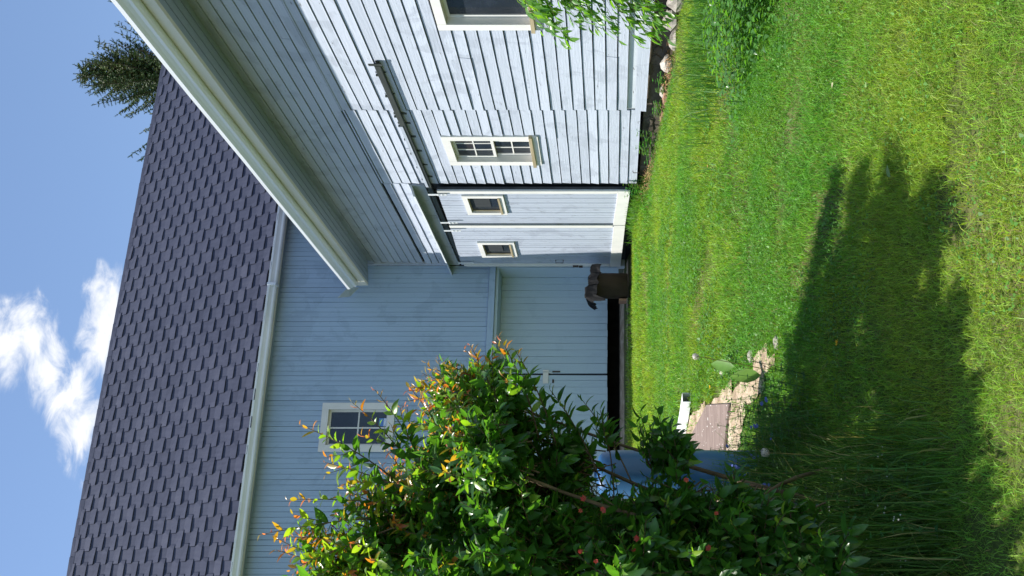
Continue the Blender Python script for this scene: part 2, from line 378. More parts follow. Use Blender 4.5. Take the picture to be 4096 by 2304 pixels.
for k in range(4):
    xa = 5.07 + k * .112; zz0 = 5.60 + .014 * k
    b = MB(); b.poly([(xa, 3, zz0), (xa, 14.30, zz0), (xa + .101, 14.30, zz0 + .013), (xa + .101, 3, zz0 + .013), (xa, 3, zz0 + .03), (xa, 14.3, zz0 + .03), (xa + .101, 14.3, zz0 + .043), (xa + .101, 3, zz0 + .043)],
                     [(0, 1, 2, 3), (0, 4, 5, 1), (3, 2, 6, 7), (1, 5, 6, 2), (4, 7, 6, 5)])
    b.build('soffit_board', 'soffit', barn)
box('fascia', 'cream', barn, 5.022, 5.066, 3, 14.22, 5.585, 5.86)
g = MB(); prof = [(5.018, 5.835), (5.018, 5.705), (4.955, 5.700), (4.93, 5.715), (4.925, 5.745), (4.905, 5.775), (4.878, 5.80), (4.872, 5.838), (4.884, 5.845), (4.886, 5.835), (4.88, 5.805)]
GY = [3.0, 5, 6, 6.7, 7.4, 8.1, 8.8, 9.5, 10.2, 10.9, 11.6, 12.3, 13.0, 13.5, 13.98]
for y in GY: g.v += [(x_ + .007 * noise.noise(Vector((y * 1.3, 2, 0))), y + (.0 if y < 13.6 else (x_ - 4.87) * .3), z_ + .008 * noise.noise(Vector((y * .8, 5, 1)))) for x_, z_ in prof]
n = len(prof); g.f = [(i * n + j, i * n + j + 1, (i + 1) * n + j + 1, (i + 1) * n + j) for i in range(len(GY) - 1) for j in range(n - 1)] + [tuple(range((len(GY) - 1) * n, (len(GY) - 1) * n + 9))]
gut = g.build('gutter', 'gutter', barn)
b = MB(); b.poly([(4.93, 14.02, 5.84), (4.80, 14.20, 6.06), (4.90, 14.42, 5.93), (5.05, 14.40, 5.80), (4.94, 14.02, 5.82), (4.81, 14.20, 6.04), (4.91, 14.42, 5.91), (5.05, 14.40, 5.78)], [(0, 1, 2, 3), (7, 6, 5, 4), (0, 4, 5, 1), (1, 5, 6, 2), (2, 6, 7, 3)])
b.build('flashing', 'trim_shade', barn)
# windows
def window(name, y0, y1, z0, z1, fw, parent, x, bars, m='glass', sill=True, mid=False, depth=.09, sillm='sillwood', frame_m='trim', label=None):
    """opening y0..y1 z0..z1 in the wall plane x; the frame, sash, bars, panes and sill are sub-parts"""
    b = MB(); b.box(x - .034, x + .012, y0 - fw, y0, z0 - fw, z1 + fw); b.box(x - .034, x + .012, y1, y1 + fw, z0 - fw, z1 + fw)
    b.box(x - .032, x + .012, y0 + .001, y1 - .001, z1, z1 + fw); b.box(x - .032, x + .012, y0 + .001, y1 - .001, z0 - fw, z0)
    win = b.build(name, frame_m, parent)
    if label: win['label'] = label
    S = lambda bb, nm, mm: sub(bb.build(nm, mm), win)
    b = MB()
    for q in ((x - .01, x + depth + .02, y0 - .012, y0 - .001, z0, z1), (x - .01, x + depth + .02, y1 + .001, y1 + .012, z0, z1), (x - .01, x + depth + .02, y0, y1, z1 + .001, z1 + .012), (x - .01, x + depth + .02, y0, y1, z0 - .012, z0 - .001)): b.box(*q)
    S(b, 'reveal', 'trim')
    sw = .035; zs = [(z0, z1)] if not mid else [(z0, (z0 + z1) / 2 + .018), ((z0 + z1) / 2 - .018, z1)]
    for si, (a, c) in enumerate(zs):
        xs = x + depth - (.032 if si == 1 else 0) - .02
        b = MB(); b.box(xs, xs + .028, y0, y0 + sw, a, c); b.box(xs, xs + .028, y1 - sw, y1, a, c)
        b.box(xs + .001, xs + .027, y0 + sw, y1 - sw, c - sw, c); b.box(xs + .001, xs + .027, y0 + sw, y1 - sw, a, a + sw)
        S(b, 'sash', frame_m)
        ny, nz = bars; ly, lz = (y1 - y0 - 2 * sw) / ny, (c - a - 2 * sw) / nz
        for i in range(1, ny):
            b = MB(); b.box(xs + .004, xs + .024, y0 + sw + i * ly - .008, y0 + sw + i * ly + .008, a + sw, c - sw); S(b, 'muntin', frame_m)
        for j in range(1, nz):
            b = MB(); b.box(xs + .0055, xs + .0225, y0 + sw, y1 - sw, a + sw + j * lz - .008, a + sw + j * lz + .008); S(b, 'muntin', frame_m)
        for i in range(ny):
            for j in range(nz):
                b = MB(); yy, zz = y0 + sw + i * ly, a + sw + j * lz; t1, t2 = R.uniform(-.002, .002), R.uniform(-.002, .002)
                b.poly([(xs + .014 + t1, yy, zz), (xs + .014 + t2, yy + ly, zz), (xs + .014 - t1, yy + ly, zz + lz), (xs + .014 - t2, yy, zz + lz)], [(0, 1, 2, 3)])
                S(b, 'pane', 'glass2' if (m == 'glass' and R.random() < .3 and ny * nz > 1) else m)
    b = MB(); b.box(x + depth + .03, x + depth + .04, y0, y1, z0, z1); S(b, 'backing', 'dark')
    if sill:
        b = MB(); b.box(x - .062, x + .02, y0 - fw - .01, y1 + fw + .012, z0 - .03, z0 + .008, .002); S(b, 'sill', sillm)
    return win
window('window', *WIN1, .092, barn, A, (1, 1), depth=.075, label='large single pane window with leaves in front')
window('window', *WIN2, .10, barn, A, (3, 2), mid=True, depth=.085, label='small window of twelve panes beside the sliding doors')
# sliding doors
XD = 5.40
def door_leaf(y0, y1, z0a, z0b, z1a, z1b, wy0, wy1, wz0, wz1, label, bottom_first):
    d = MB(); L = y1 - y0
    zb = lambda y: z0a + (z0b - z0a) * (y - y0) / L
    zt = lambda y: z1a + (z1b - z1a) * (y - y0) / L
    d.poly([(x_, y, z_) for x_ in (XD + .016, XD + .05) for (y, z_) in ((y0, zb(y0)), (y1, zb(y1)), (y1, zt(y1)), (y0, zt(y0)))], [(0, 1, 2, 3), (4, 7, 6, 5), (0, 4, 5, 1), (1, 5, 6, 2), (2, 6, 7, 3), (3, 7, 4, 0)])
    door = d.build('sliding_door', 'back', barn); door['label'] = label
    y = y0 + .002
    fw = .07
    while y < y1 - .02:
        e = min(y + .083 + R.uniform(-.006, .006), y1 - .002)
        for (za, zc_) in ([(zb(y), wz0 - fw * .6), (wz1 + fw * .6, zt(y))] if (e > wy0 - .02 and y < wy1 + .02) else [(zb(y), zt(y))]):
            b = MB(); o = R.uniform(-.002, .002); b.box(XD - .004 + o, XD + .014, y + .0035, e - .0035, za + .002, zc_ - R.uniform(0, .004)); sub(b.build('plank', 'paint_door'), door)
        y = e
    def trim(nm, ya, yb, za, zc_, x=.022, m='trim'):
        b = MB(); b.box(XD - x, XD - .0045, ya, yb, za, zc_, .0008); sub(b.build(nm, m), door)
    trim('stile', y0 + .0, y0 + .075, zb(y0) + .13, zt(y0) - .004) if bottom_first else trim('stile', y0 + .0, y0 + .085, zb(y0) + .14, zt(y0) - .004)
    if not bottom_first: trim('stile', y1 - .07, y1, zb(y1) + .14, zt(y1) - .05)
    b = MB()
    b.poly([(x_, yy, z_) for x_ in (XD - .026, XD - .005) for (yy, z_) in ((y0 - .01, zb(y0) - .04), (y1 + .01, zb(y1) - .04), (y1 + .01, zb(y1) + .135), (y0 - .01, zb(y0) + .125))], [(0, 1, 2, 3), (4, 7, 6, 5), (0, 4, 5, 1), (1, 5, 6, 2), (2, 6, 7, 3), (3, 7, 4, 0)])
    sub(b.build('bottom_rail', 'trim'), door)
    # window of the leaf (its pieces are sub-parts of the leaf)
    def S(bb, nm, mm): sub(bb.build(nm, mm), door)
    b = MB(); b.box(XD - .034, XD - .003, wy0 - fw, wy0, wz0 - fw, wz1 + fw); b.box(XD - .034, XD - .003, wy1, wy1 + fw, wz0 - fw, wz1 + fw)
    b.box(XD - .0325, XD - .003, wy0, wy1, wz1, wz1 + fw); b.box(XD - .0325, XD - .003, wy0, wy1, wz0 - fw, wz0); S(b, 'window_frame', 'trim')
    b = MB(); b.poly([(XD + .012, wy0 - .01, wz0 - .01), (XD + .012, wy1 + .01, wz0 - .01), (XD + .010, wy1 + .01, wz1 + .01), (XD + .013, wy0 - .01, wz1 + .01)], [(0, 1, 2, 3)]); S(b, 'pane', 'glass')
    b = MB(); b.box(XD + .002, XD + .0095, wy0 + .10, wy1 - .12, wz0 + .14, wz1); S(b, 'curtain', 'curtain')
    b = MB(); b.box(XD - .046, XD + .008, wy0 - .012, wy1 + .03, wz0 - .012, wz0 + .014, .002); S(b, 'sill', 'sillwood')
    b = MB(); b.box(XD - .004, XD + .0085, wy1 - .018, wy1, wz0, wz1); b.box(XD - .004, XD + .0085, wy0, wy1, wz1 - .012, wz1 - .001); S(b, 'reveal', 'sillwood')
    return door
d1 = door_leaf(11.40, 12.535, 1.40, 1.455, 3.985, 4.015, 11.60, 12.09, 3.17, 3.60, 'sunlit right leaf of the sliding barn doors', True)
d2 = door_leaf(12.575, 14.27, 1.455, 1.51, 4.015, 4.09, 13.30, 13.78, 3.19, 3.62, 'left leaf of the sliding doors, partly in shade', False)
b = MB(); b.box(XD - .03, XD - .005, 14.19, 14.262, 1.66, 4.0, .0008); sub(b.build('stile', 'trim'), d2)
b = MB(); b.tube([(XD - .006, 14.02, 2.52), (XD - .06, 14.02, 2.52), (XD - .06, 14.02, 2.40), (XD - .006, 14.02, 2.40)], .007); sub(b.build('pull_handle', 'iron'), d2)
b = MB(); b.box(XD - .045, XD - .03, 14.20, 14.26, 2.16, 2.25); b.box(XD - .06, XD - .031, 14.215, 14.245, 2.09, 2.15); sub(b.build('padlock', 'iron'), d2)
# track, hangers, hood
b = MB(); b.box(XD + .025, XD + .068, 8.43, 14.2, 4.052, 4.112); trk = b.build('door_track', 'track', barn)
b = MB(); b.box(XD + .069, A - .012, 8.40, 8.44, 4.06, 4.10); b.box(XD + .03, XD + .038, 8.395, 8.4295, 4.03, 4.17); sub(b.build('end_stop', 'track'), trk)
for y in (8.62, 9.05, 9.5, 9.72, 10.05, 10.42, 10.8, 11.15, 11.6, 12.2, 12.9, 13.6):
    b = MB(); b.box(XD + .069, A - .01, y - .012, y + .012, 4.066, 4.082, .002); b.box(A - .024, A - .013, y - .016, y + .016, 4.0, 4.15, .002); b.box(XD + .03, XD + .055, y - .01, y + .01, 4.113, 4.14); sub(b.build('bracket', 'track'), trk)
b = MB(); b.box(XD + .016, XD + .022, 9.7, 11.35, 4.085, 4.118, .002); sub(b.build('track_cover', 'paint_h'), trk)
for y, dr in ((11.46, d1), (12.42, d1), (12.72, d2), (14.08, d2)):
    b = MB(); b.box(XD - .045, XD - .036, y - .02, y + .02, 3.86, 4.11); b.tube([(XD - .046, y, 3.92), (XD - .056, y, 3.92)], .012); b.tube([(XD - .046, y, 3.97), (XD - .056, y, 3.97)], .012); sub(b.build('hanger', 'hanger'), dr)
b = MB(); vs = []
for i in range(12):
    y = 11.40 + (14.56 - 11.40) * i / 11; o = .012 * noise.noise(Vector((y * 1.6, 3, 1)))
    vs += [(A - .012, y, 4.365), (A - .20 + o, y, 4.29 + o), (A - .205 + o, y, 4.265 + o), (A - .012, y, 4.335)]
fs = []
for i in range(11):
    k, q = i * 4, i * 4 + 4; fs += [(k + j, k + (j + 1) % 4, q + (j + 1) % 4, q + j) for j in range(4)]
b.poly(vs, fs + [(0, 3, 2, 1), (44, 45, 46, 47)]); b.build('track_hood', 'trim_shade', barn)
box('lintel', 'paint_door', barn, A - .03, A + .02, 11.40, 14.46, 4.155, 4.33)
box('door_bay', 'back', barn, A + .0, A + .03, 11.375, 14.40, 1.3, 4.15)
box('door_post', 'paint_door', barn, A - .055, A - .002, 14.30, 14.38, 1.45, 4.1)
box('under_door_shade', 'dark', barn, A - .02, A + .1, 11.40, 14.47, 1.2, 1.39)  # near-black box that paints the shade of the gap under the doors
box('post_base', 'trim_shade', barn, A - .12, A - .004, 14.28, 14.40, 1.40, 1.52)
b = MB(); b.tube([(A - .035, 10.95, 1.335), (A - .05, 10.95, 1.33), (A - .05, 10.98, 1.33), (A - .05, 10.98, 1.25), (A - .035, 10.98, 1.25)], .005); b.build('staple', 'iron', barn)
for y, z in ((8.55, 1.375), (9.02, 1.37), (9.7, 1.30)):
    b = MB(); b.tube([(A - .01, y, z), (A - .05, y - .02, z - .005)], .003, 4); b.build('nail', 'iron', barn)

# ---------------------------------------------------------------- tall gambrel barn behind
B = 14.5
tall = empty('gambrel_barn', (3.0, 14.5, 1.4), 'tall barn with grey shingled steep roof and shaded blue-grey vertical boards', 'barn')
def vplank(x0, x1, z0, z1, y=B, parent=tall, m='paint_v', gap=.0034):
    b = MB(); o = R.uniform(0, .003); n = 4; vs = []; ph = R.uniform(0, 50)
    for i in range(n + 1):
        z_ = z0 + (z1 - z0) * i / n; w1, w2 = gap * (.2 + 2.6 * abs(noise.noise(Vector((z_ * .9, ph, 0))))), gap * (.2 + 2.6 * abs(noise.noise(Vector((z_ * .9, ph, 9)))))
        vs += [(x0 + w1 * .5, y + .02, z_), (x0 + w1, y - .008 - o, z_), (x1 - w2, y - .008 - o, z_), (x1 - w2 * .5, y + .02, z_)]
    fs = [(i * 4 + j, i * 4 + j + 1, i * 4 + j + 5, i * 4 + j + 4) for i in range(n) for j in range(3)] + [(0, 3, 2, 1), (n * 4, n * 4 + 1, n * 4 + 2, n * 4 + 3)]
    b.poly(vs, fs); return b.build('plank', m, parent)
WB = (2.465, 3.03, 5.155, 6.095)
x = -1.2
while x < 7.6:
    x1 = x + .083 + R.uniform(-.004, .004)
    if x < 5.47 < x1: x1 = 5.47
    if x >= 5.469: vplank(x, x1, 5.55, 7.30); x = x1; continue
    if x1 > WB[0] - .03 and x < WB[1] + .03: vplank(x, x1, 3.66, WB[2] - .05); vplank(x, x1, WB[3] + .05, 7.30)
    elif R.random() < .12:
        s_ = R.uniform(4.5, 6.8); vplank(x, x1, 3.66, s_ - .001); vplank(x, x1, s_ + .001, 7.30)
    else: vplank(x, x1, 3.66, 7.30)
    x = x1
box('wall_core', 'dark', tall, -9, 9.5, B + .14, B + .20, 3.56, 7.40)
box('wall_left', 'paint_v', tall, -9, -1.2, B - .01, B + .02, 3.56, 7.30)
b = MB(); b.box(-1.2, 5.49, B - .045, B + .02, 3.548, 3.652, .002); beam = b.build('beam', 'paint_v', tall)
b = MB(); b.box(4.35, 4.9, B - .053, B - .046, 3.55, 3.60, .006); sub(b.build('peeling_strip', 'paint_v'), beam)
box('opening_ceiling', 'paint_shed', tall, -1.2, 5.47, B + .02, 15.06, 3.50, 3.545)
box('opening_jamb', 'paint_shed', tall, 5.44, 5.50, B + .0, 15.06, 1.5, 3.545)
YD = 15.0
ldoor = box('double_door', 'back', tall, -1.2, 5.44, YD + .02, YD + .05, 1.70, 3.50)
x = 5.438
while x > -1.2:
    x2 = x - (.117 + R.uniform(-.002, .002))
    if abs(x2 - 3.745) < .06: x2 = 3.745
    ztop, zbot = 3.498, 1.687
    b_ = vplank(x2, x if abs(x - 3.745) > .01 else x - .03, zbot + R.uniform(-.004, .004), ztop, YD, None, 'paint_shed', .003); sub(b_, ldoor)
    x = x2
b = MB(); b.box(3.57, 3.76, YD - .03, YD - .0135, 2.665, 2.755); b.box(3.77, 3.80, YD - .03, YD - .0135, 2.66, 2.76); b.tube([(3.755, YD - .024, 2.71), (3.76, YD - .03, 2.64), (3.735, YD - .03, 2.60)], .008); sub(b.build('hasp', 'trim'), ldoor)
b = MB(); b.box(3.58, 3.64, YD - .02, YD - .0135, 2.57, 2.60); b.box(3.76, 3.785, YD - .02, YD - .0135, 2.47, 2.60); sub(b.build('latch_plate', 'iron'), ldoor)
box('void_back', 'dark', tall, -1.2, 5.5, 16.0, 16.05, 1.0, 3.6)
box('threshold', 'mortar', tall, -1.2, 5.5, 14.98, 15.05, 1.30, 1.485)
# back wall window (wall plane is Y, so build it by hand)
def back_window(x0, x1, z0, z1):
    fw = .105; y = B
    b = MB()
    for q in ((x0 - fw, x0, z0 - fw, z1 + fw), (x1, x1 + fw, z0 - fw, z1 + fw)): b.box(q[0], q[1], y - .036, y + .012, q[2], q[3])
    b.box(x0 + .001, x1 - .001, y - .034, y + .012, z1, z1 + fw); b.box(x0 + .001, x1 - .001, y - .034, y + .012, z0 - fw, z0)
    win = b.build('window', 'trim', tall); win['label'] = 'white framed four pane window high on the shaded wall'
    S = lambda bb, nm, mm: sub(bb.build(nm, mm), win)
    b = MB()
    for q in ((x0 - .01, x0 - .001, z0, z1), (x1 + .001, x1 + .01, z0, z1), (x0, x1, z1 + .001, z1 + .01), (x0, x1, z0 - .01, z0 - .001)): b.box(q[0], q[1], y - .01, y + .09, q[2], q[3])
    S(b, 'reveal', 'trim')
    sw = .03; ys = y + .035
    b = MB(); b.box(x0, x0 + sw, ys, ys + .03, z0, z1); b.box(x1 - sw, x1, ys, ys + .03, z0, z1); b.box(x0 + sw, x1 - sw, ys + .001, ys + .029, z1 - sw, z1); b.box(x0 + sw, x1 - sw, ys + .001, ys + .029, z0, z0 + sw); S(b, 'sash', 'trim')
    xm, zm = (x0 + x1) / 2, (z0 + z1) / 2
    b = MB(); b.box(xm - .011, xm + .011, ys + .003, ys + .026, z0 + sw, z1 - sw); S(b, 'muntin', 'trim')
    b = MB(); b.box(x0 + sw, x1 - sw, ys + .005, ys + .024, zm - .011, zm + .011); S(b, 'muntin', 'trim')
    for (a, c) in ((x0 + sw, xm), (xm, x1 - sw)):
        for (e, f) in ((z0 + sw, zm), (zm, z1 - sw)):
            b = MB(); t1 = R.uniform(-.003, .003); b.poly([(a, ys + .014 + t1, e), (c, ys + .014, e), (c, ys + .014 - t1, f), (a, ys + .014, f)], [(0, 1, 2, 3)]); S(b, 'pane', 'glass')
    b = MB(); b.box(x0, x1, y + .085, y + .095, z0, z1); S(b, 'backing', 'dark')
    return win
bw = back_window(*WB)
def sticker():
    m1, t, b = mat('sticker_blue', .5); f = pnoise(t, 160, (1, 1, 2), 1)
    t.links.new(ramp(t, f, [(.52, (.03, .13, .42)), (.56, (.25, .40, .65))]), b.inputs['Base Color'])
    m2, t, b = mat('sticker_white', .5); f = pnoise(t, 240, (1, 1, 1), 1)
    t.links.new(ramp(t, f, [(.55, (.7, .75, .8)), (.6, (.12, .22, .42))]), b.inputs['Base Color'])
    x0, x1, z0, zq, z1 = 2.77, 2.90, 5.18, 5.225, 5.30; y = B + .031
    bb = MB(); bb.poly([(x0, y, zq), (x1, y, zq), (x1, y, z1), (x0, y, z1)], [(0, 1, 2, 3)]); s1 = sub(bb.build('sticker', m1), bw); s1['label'] = 'small blue sticker stuck inside a pane'
    bb = MB(); bb.poly([(x0, y, z0), (x1, y, z0), (x1, y, zq - .001), (x0, y, zq - .001)], [(0, 1, 2, 3)]); s2 = sub(bb.build('sticker', m2), bw); s2['label'] = 'white lower part of the sticker'
sticker()
# gutter and eave of the tall barn
Ye, Ze = 14.2, 7.235
g = MB(); prof = [(14.30, 7.20), (14.30, 7.09), (14.245, 7.085), (14.225, 7.10), (14.22, 7.13), (14.20, 7.155), (14.178, 7.175), (14.172, 7.205), (14.184, 7.21), (14.186, 7.2)]
n = len(prof)
for x_ in (-9, -4, 0.2, 2, 4, 6, 9): g.v += [(x_, p_, q_ + .003 * math.sin(x_ * 2)) for p_, q_ in prof]
g.f = [(i * n + j, (i + 1) * n + j, (i + 1) * n + j + 1, i * n + j + 1) for i in range(6) for j in range(n - 1)]
gu = g.build('gutter', 'gutter', tall)
b = MB(); b.box(5.02, 5.06, 14.165, 14.31, 7.075, 7.215, .002); sub(b.build('gutter_joint', 'gutter'), gu)
box('fascia', 'cream', tall, -9, 9.4, 14.302, 14.335, 7.08, 7.25)
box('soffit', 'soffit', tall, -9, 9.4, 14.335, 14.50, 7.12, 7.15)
# steep lower roof with interlocking shingles
PITCH = math.atan2(10.55 - Ze, 15.9 - Ye); sv, cvv = math.sin(PITCH), math.cos(PITCH); SL = math.hypot(10.55 - Ze, 15.9 - Ye)
P3 = lambda u, v, w_: Vector((u, Ye + v * cvv - w_ * sv, Ze + v * sv + w_ * cvv))
b = MB(); b.poly([P3(-9, 0, -.005), P3(14, 0, -.005), P3(14, SL, -.005), P3(-9, SL, -.005), (-9, 20.5, 12.9), (14, 20.5, 12.9), (14, 26, 10), (-9, 26, 10)], [(0, 1, 2, 3), (3, 2, 5, 4), (4, 5, 6, 7)])
roof = b.build('roof', 'shingle', tall)
b = MB(); b.poly([P3(-9, 0, -.03), P3(14, 0, -.03), P3(14, 0, -.006), P3(-9, 0, -.006)], [(0, 1, 2, 3)]); b.build('drip_edge', 'dark', tall)
box('gable_wall', 'back', tall, -9.0, -8.9, 14.6, 25.8, 1.3, 9.8); box('gable_wall', 'back', tall, 13.8, 13.9, 14.6, 25.8, 1.3, 9.8)
CW, CH = .43, SL / 24
def shingle_mesh(i):
    rr = random.Random(100 + i); b = MB(); j = lambda a: rr.uniform(-a, a)
    dash = .255 + j(.015); t = .024 + j(.003); ear = -.06 + j(.012)
    top = CH + .012
    # lifted lower edge over the dash, flush ear that dips under its neighbour
    bot = [(.002, 0 + j(.004), t), (dash * .3, j(.004), t * .95), (dash * .7, j(.004), t * .8), (dash, j(.004), t * .42), (dash + .004, ear, .0025), (CW - .03, ear + j(.004), .002), (CW - .002, ear + .008, .002), (CW - .002, .01, .004)]
    topv = [(.0, top, .003), (dash, top, .003), (CW - .001, top, .003)]
    vs = [(u, v, w_) for u, v, w_ in bot] + topv + [(u, v + .001, -.004) for u, v, w_ in bot]
    fs = [(0, 1, 2, 3, 9, 8), (3, 4, 5, 6, 7, 10, 9)] + [(k, 11 + k, 12 + k, k + 1) for k in range(7)]
    b.v = vs; b.f = fs
    me = bpy.data.meshes.new('shingle'); me.from_pydata(vs, [], fs); me.materials.append(MT['shingle']); return me
SM = [shingle_mesh(i) for i in range(8)]
RM = Matrix(((1, 0, 0), (0, cvv, -sv), (0, sv, cvv))).to_4x4()
cells = []
for c_ in range(24):
    for k in range(-4, 34):
        u = -1.0 + k * CW + (CW / 2 if c_ % 2 else 0) + .012 * noise.noise(Vector((c_ * 1.7, k * 2.1, 0)))
        v = c_ * CH
        p = P3(u + CW / 2, v, 0)
        xc = p.x * math.cos(TH) - p.y * math.sin(TH); dd = p.x * math.sin(TH) + p.y * math.cos(TH)
        if u > 11.0 or xc / dd < -.34: continue
        vis = not (p.x > 6.4 + 4.2 * c_ / 24.)
        cells.append((0 if vis else 1, dd, u, v))
cells.sort(); stuff = MB()
for i, (vis, dd, u, v) in enumerate(cells):
    me = SM[(i * 5 + i // 7) % 8]
    mt = Matrix.Translation(P3(u, v, 0)) @ RM @ Matrix.Rotation(R.uniform(-.006, .006), 4, 'Z')
    if i < 300:
        o = bpy.data.objects.new('shingle', me); col.objects.link(o); o.parent = roof; o.matrix_parent_inverse = Matrix(); o.matrix_basis = mt
    else: stuff.poly([mt @ q.co for q in me.vertices], [tuple(p.vertices) for p in me.polygons])
sub(stuff.build('shingles', 'shingle', None, 'stuff'), roof)
b = MB(); n = 40
for i in range(n):
    u = -1 + i * .31; b.poly([P3(u, SL - .10, .006), P3(u + .305, SL - .10, .006), P3(u + .305, SL + .01, .014 + R.uniform(0, .006)), P3(u, SL + .01, .012), (u, 16.05, 10.64), (u + .305, 16.05, 10.64)], [(0, 1, 2, 3), (3, 2, 5, 4)])
sub(b.build('cap_strip', 'shingle'), roof)

# ---------------------------------------------------------------- things on the ground
tank = empty('blue_tank', (.745, 5.36, gz(.745, 5.36)), 'tall slim blue plastic tank with rounded shoulders behind the flowering shrub', 'tank')
def lathe(prof, c, n=28):
    b = MB()
    for r_, z_ in prof: b.v += [(c[0] + r_ * math.cos(6.28319 * j / n), c[1] + r_ * math.sin(6.28319 * j / n), z_) for j in range(n)]
    b.f = [(i * n + j, i * n + (j + 1) % n, (i + 1) * n + (j + 1) % n, (i + 1) * n + j) for i in range(len(prof) - 1) for j in range(n)]
    b.f += [tuple(range(n))[::-1], tuple(range((len(prof) - 1) * n, len(prof) * n))]; return b
z0 = gz(.745, 5.36) - .02
lathe([(.125, z0), (.136, z0 + .02), (.137, z0 + .38), (.1345, z0 + .40), (.1345, z0 + .42), (.137, z0 + .44), (.137, z0 + .86), (.135, z0 + .90), (.122, z0 + .955), (.10, z0 + .975), (.06, z0 + .985)], (.745, 5.36)).build('body', 'blue', tank, smooth=True)
b = MB(); cc = Vector((.745, 5.36, 0)); va = Vector((-.745, -5.36, 0)).normalized(); ra = math.atan2(va.y, va.x) - .30
ctr = cc + Vector((math.cos(ra), math.sin(ra), 0)) * .1385 + Vector((0, 0, z0 + .87)); tx = Vector((-math.sin(ra), math.cos(ra), 0)); nrm = Vector((math.cos(ra), math.sin(ra), 0))
for k in range(12):
    a = k / 12 * 6.283; d = tx * math.cos(a) + Vector((0, 0, 1)) * math.sin(a); e = tx * -math.sin(a) + Vector((0, 0, 1)) * math.cos(a)
    b.poly([ctr + d * .010 - e * .0012 + nrm * .003, ctr + d * .017 - e * .002 + nrm * .003, ctr + d * .017 + e * .002 + nrm * .003, ctr + d * .010 + e * .0012 + nrm * .003], [(0, 1, 2, 3)])
b.build('dial_mark', plain('pale_mark', [(.3, (.5, .6, .75)), (.7, (.6, .7, .85))]), tank)
b = MB(); b.tube([(.745, 5.36, z0 + .98), (.745, 5.36, z0 + 1.0)], .045, 14); b.build('cap', 'blue', tank)

b = MB(); pv = [(x_, y_, gz(x_, y_) + .035) for x_, y_ in PLY]
pv = pv + [(x_, y_, z_ - .014) for x_, y_, z_ in pv]
b.poly(pv, [(3, 2, 1, 0), (4, 5, 6, 7), (0, 1, 5, 4), (1, 2, 6, 5), (2, 3, 7, 6), (3, 0, 4, 7)])
tag(b.build('plywood_sheet', 'ply'), 'brown paint-specked plywood sheet lying on bare soil beside the blue tank', 'board')
dsp = empty('downspout', (1.6, 7.72, gz(1.6, 7.72)), 'short white downspout lying in the grass beside the plywood, dark open end towards the lawn', 'downspout')
def duct(pts, hw, hh, t=.004):
    b = MB(); rings = []
    for p, d in pts:
        d = Vector(d).normalized(); s_ = d.cross(Vector((0, 0, 1))).normalized(); u_ = s_.cross(d)
        for k in (1, 1 - t / hw):
            for (a, c) in ((-1, -1), (1, -1), (1, 1), (-1, 1)): b.v.append(tuple(Vector(p) + s_ * a * hw * k + u_ * c * hh * k))
    for i in range(len(pts) - 1):
        k, q = i * 8, i * 8 + 8
        for j in range(4): b.f.append((k + j, k + (j + 1) % 4, q + (j + 1) % 4, q + j)); b.f.append((k + 4 + (j + 1) % 4, k + 4 + j, q + 4 + j, q + 4 + (j + 1) % 4))
    for j in range(4): b.f.append((j, 4 + j, 4 + (j + 1) % 4, (j + 1) % 4))
    return b
zz = gz(1.6, 7.7) + .055
duct([((1.66, 7.45, zz), (.3, -1, 0)), ((1.56, 7.72, zz + .005), (.35, -1, 0)), ((1.42, 8.1, zz + .02), (.4, -1, 0)), ((1.12, 8.8, zz + .05), (.4, -1, 0))], .042, .034).build('pipe', 'alum', dsp)
b = MB(); b.box(-.037, .037, -.002, .002, -.030, .030); mm = Matrix.Translation((1.60, 7.62, zz + .002)) @ Matrix.Rotation(.3, 4, 'Z'); b.v = [tuple(mm @ Vector(q)) for q in b.v]; b.build('dark_inside', 'dark', dsp)

binr = empty('rusty_bin', (4.84, 13.75, 1.37), 'dark brown rusty bin standing in the shaded corner between the barns', 'bin')
lathe([(.185, 1.36), (.20, 1.38), (.205, 1.86), (.212, 1.88), (.212, 1.90), (.19, 1.90), (.18, 1.6)], (4.86, 13.78), 18).build('drum', 'rustbin', binr, smooth=True)
b = MB(); nx, ny = 20, 15
for i in range(nx):
    for j in range(ny):
        u, v = i / (nx - 1) - .5, j / (ny - 1) - .5
        X = 4.83 + u * .60; Y = 13.76 + v * .5
        z_ = 1.925 + .08 * noise.noise(Vector((u * 5, v * 5, 2))) + .03 * noise.noise(Vector((u * 15, v * 15, 5))) + .07 * max(0, .32 - abs(u + .05)) - max(0, abs(u) - .36) * (1.0 if u < 0 else .4) - max(0, -v - .36) * 1.0 + (.06 if u < -.1 else .02)
        b.v.append((X + .07 * noise.noise(Vector((u * 4, v * 4, 8))), Y, z_))
b.f = [(i * ny + j, (i + 1) * ny + j, (i + 1) * ny + j + 1, i * ny + j + 1) for i in range(nx - 1) for j in range(ny - 1)]
o = tag(b.build('plastic_sheet', 'blackplastic'), 'crumpled dark plastic sheet draped over the rusty bin', 'sheet')
md = o.modifiers.new('thickness', 'SOLIDIFY'); md.thickness = .004
box('scrap_board', 'oldwood', binr, 4.60, 4.63, 13.72, 13.9, 1.38, 1.50)

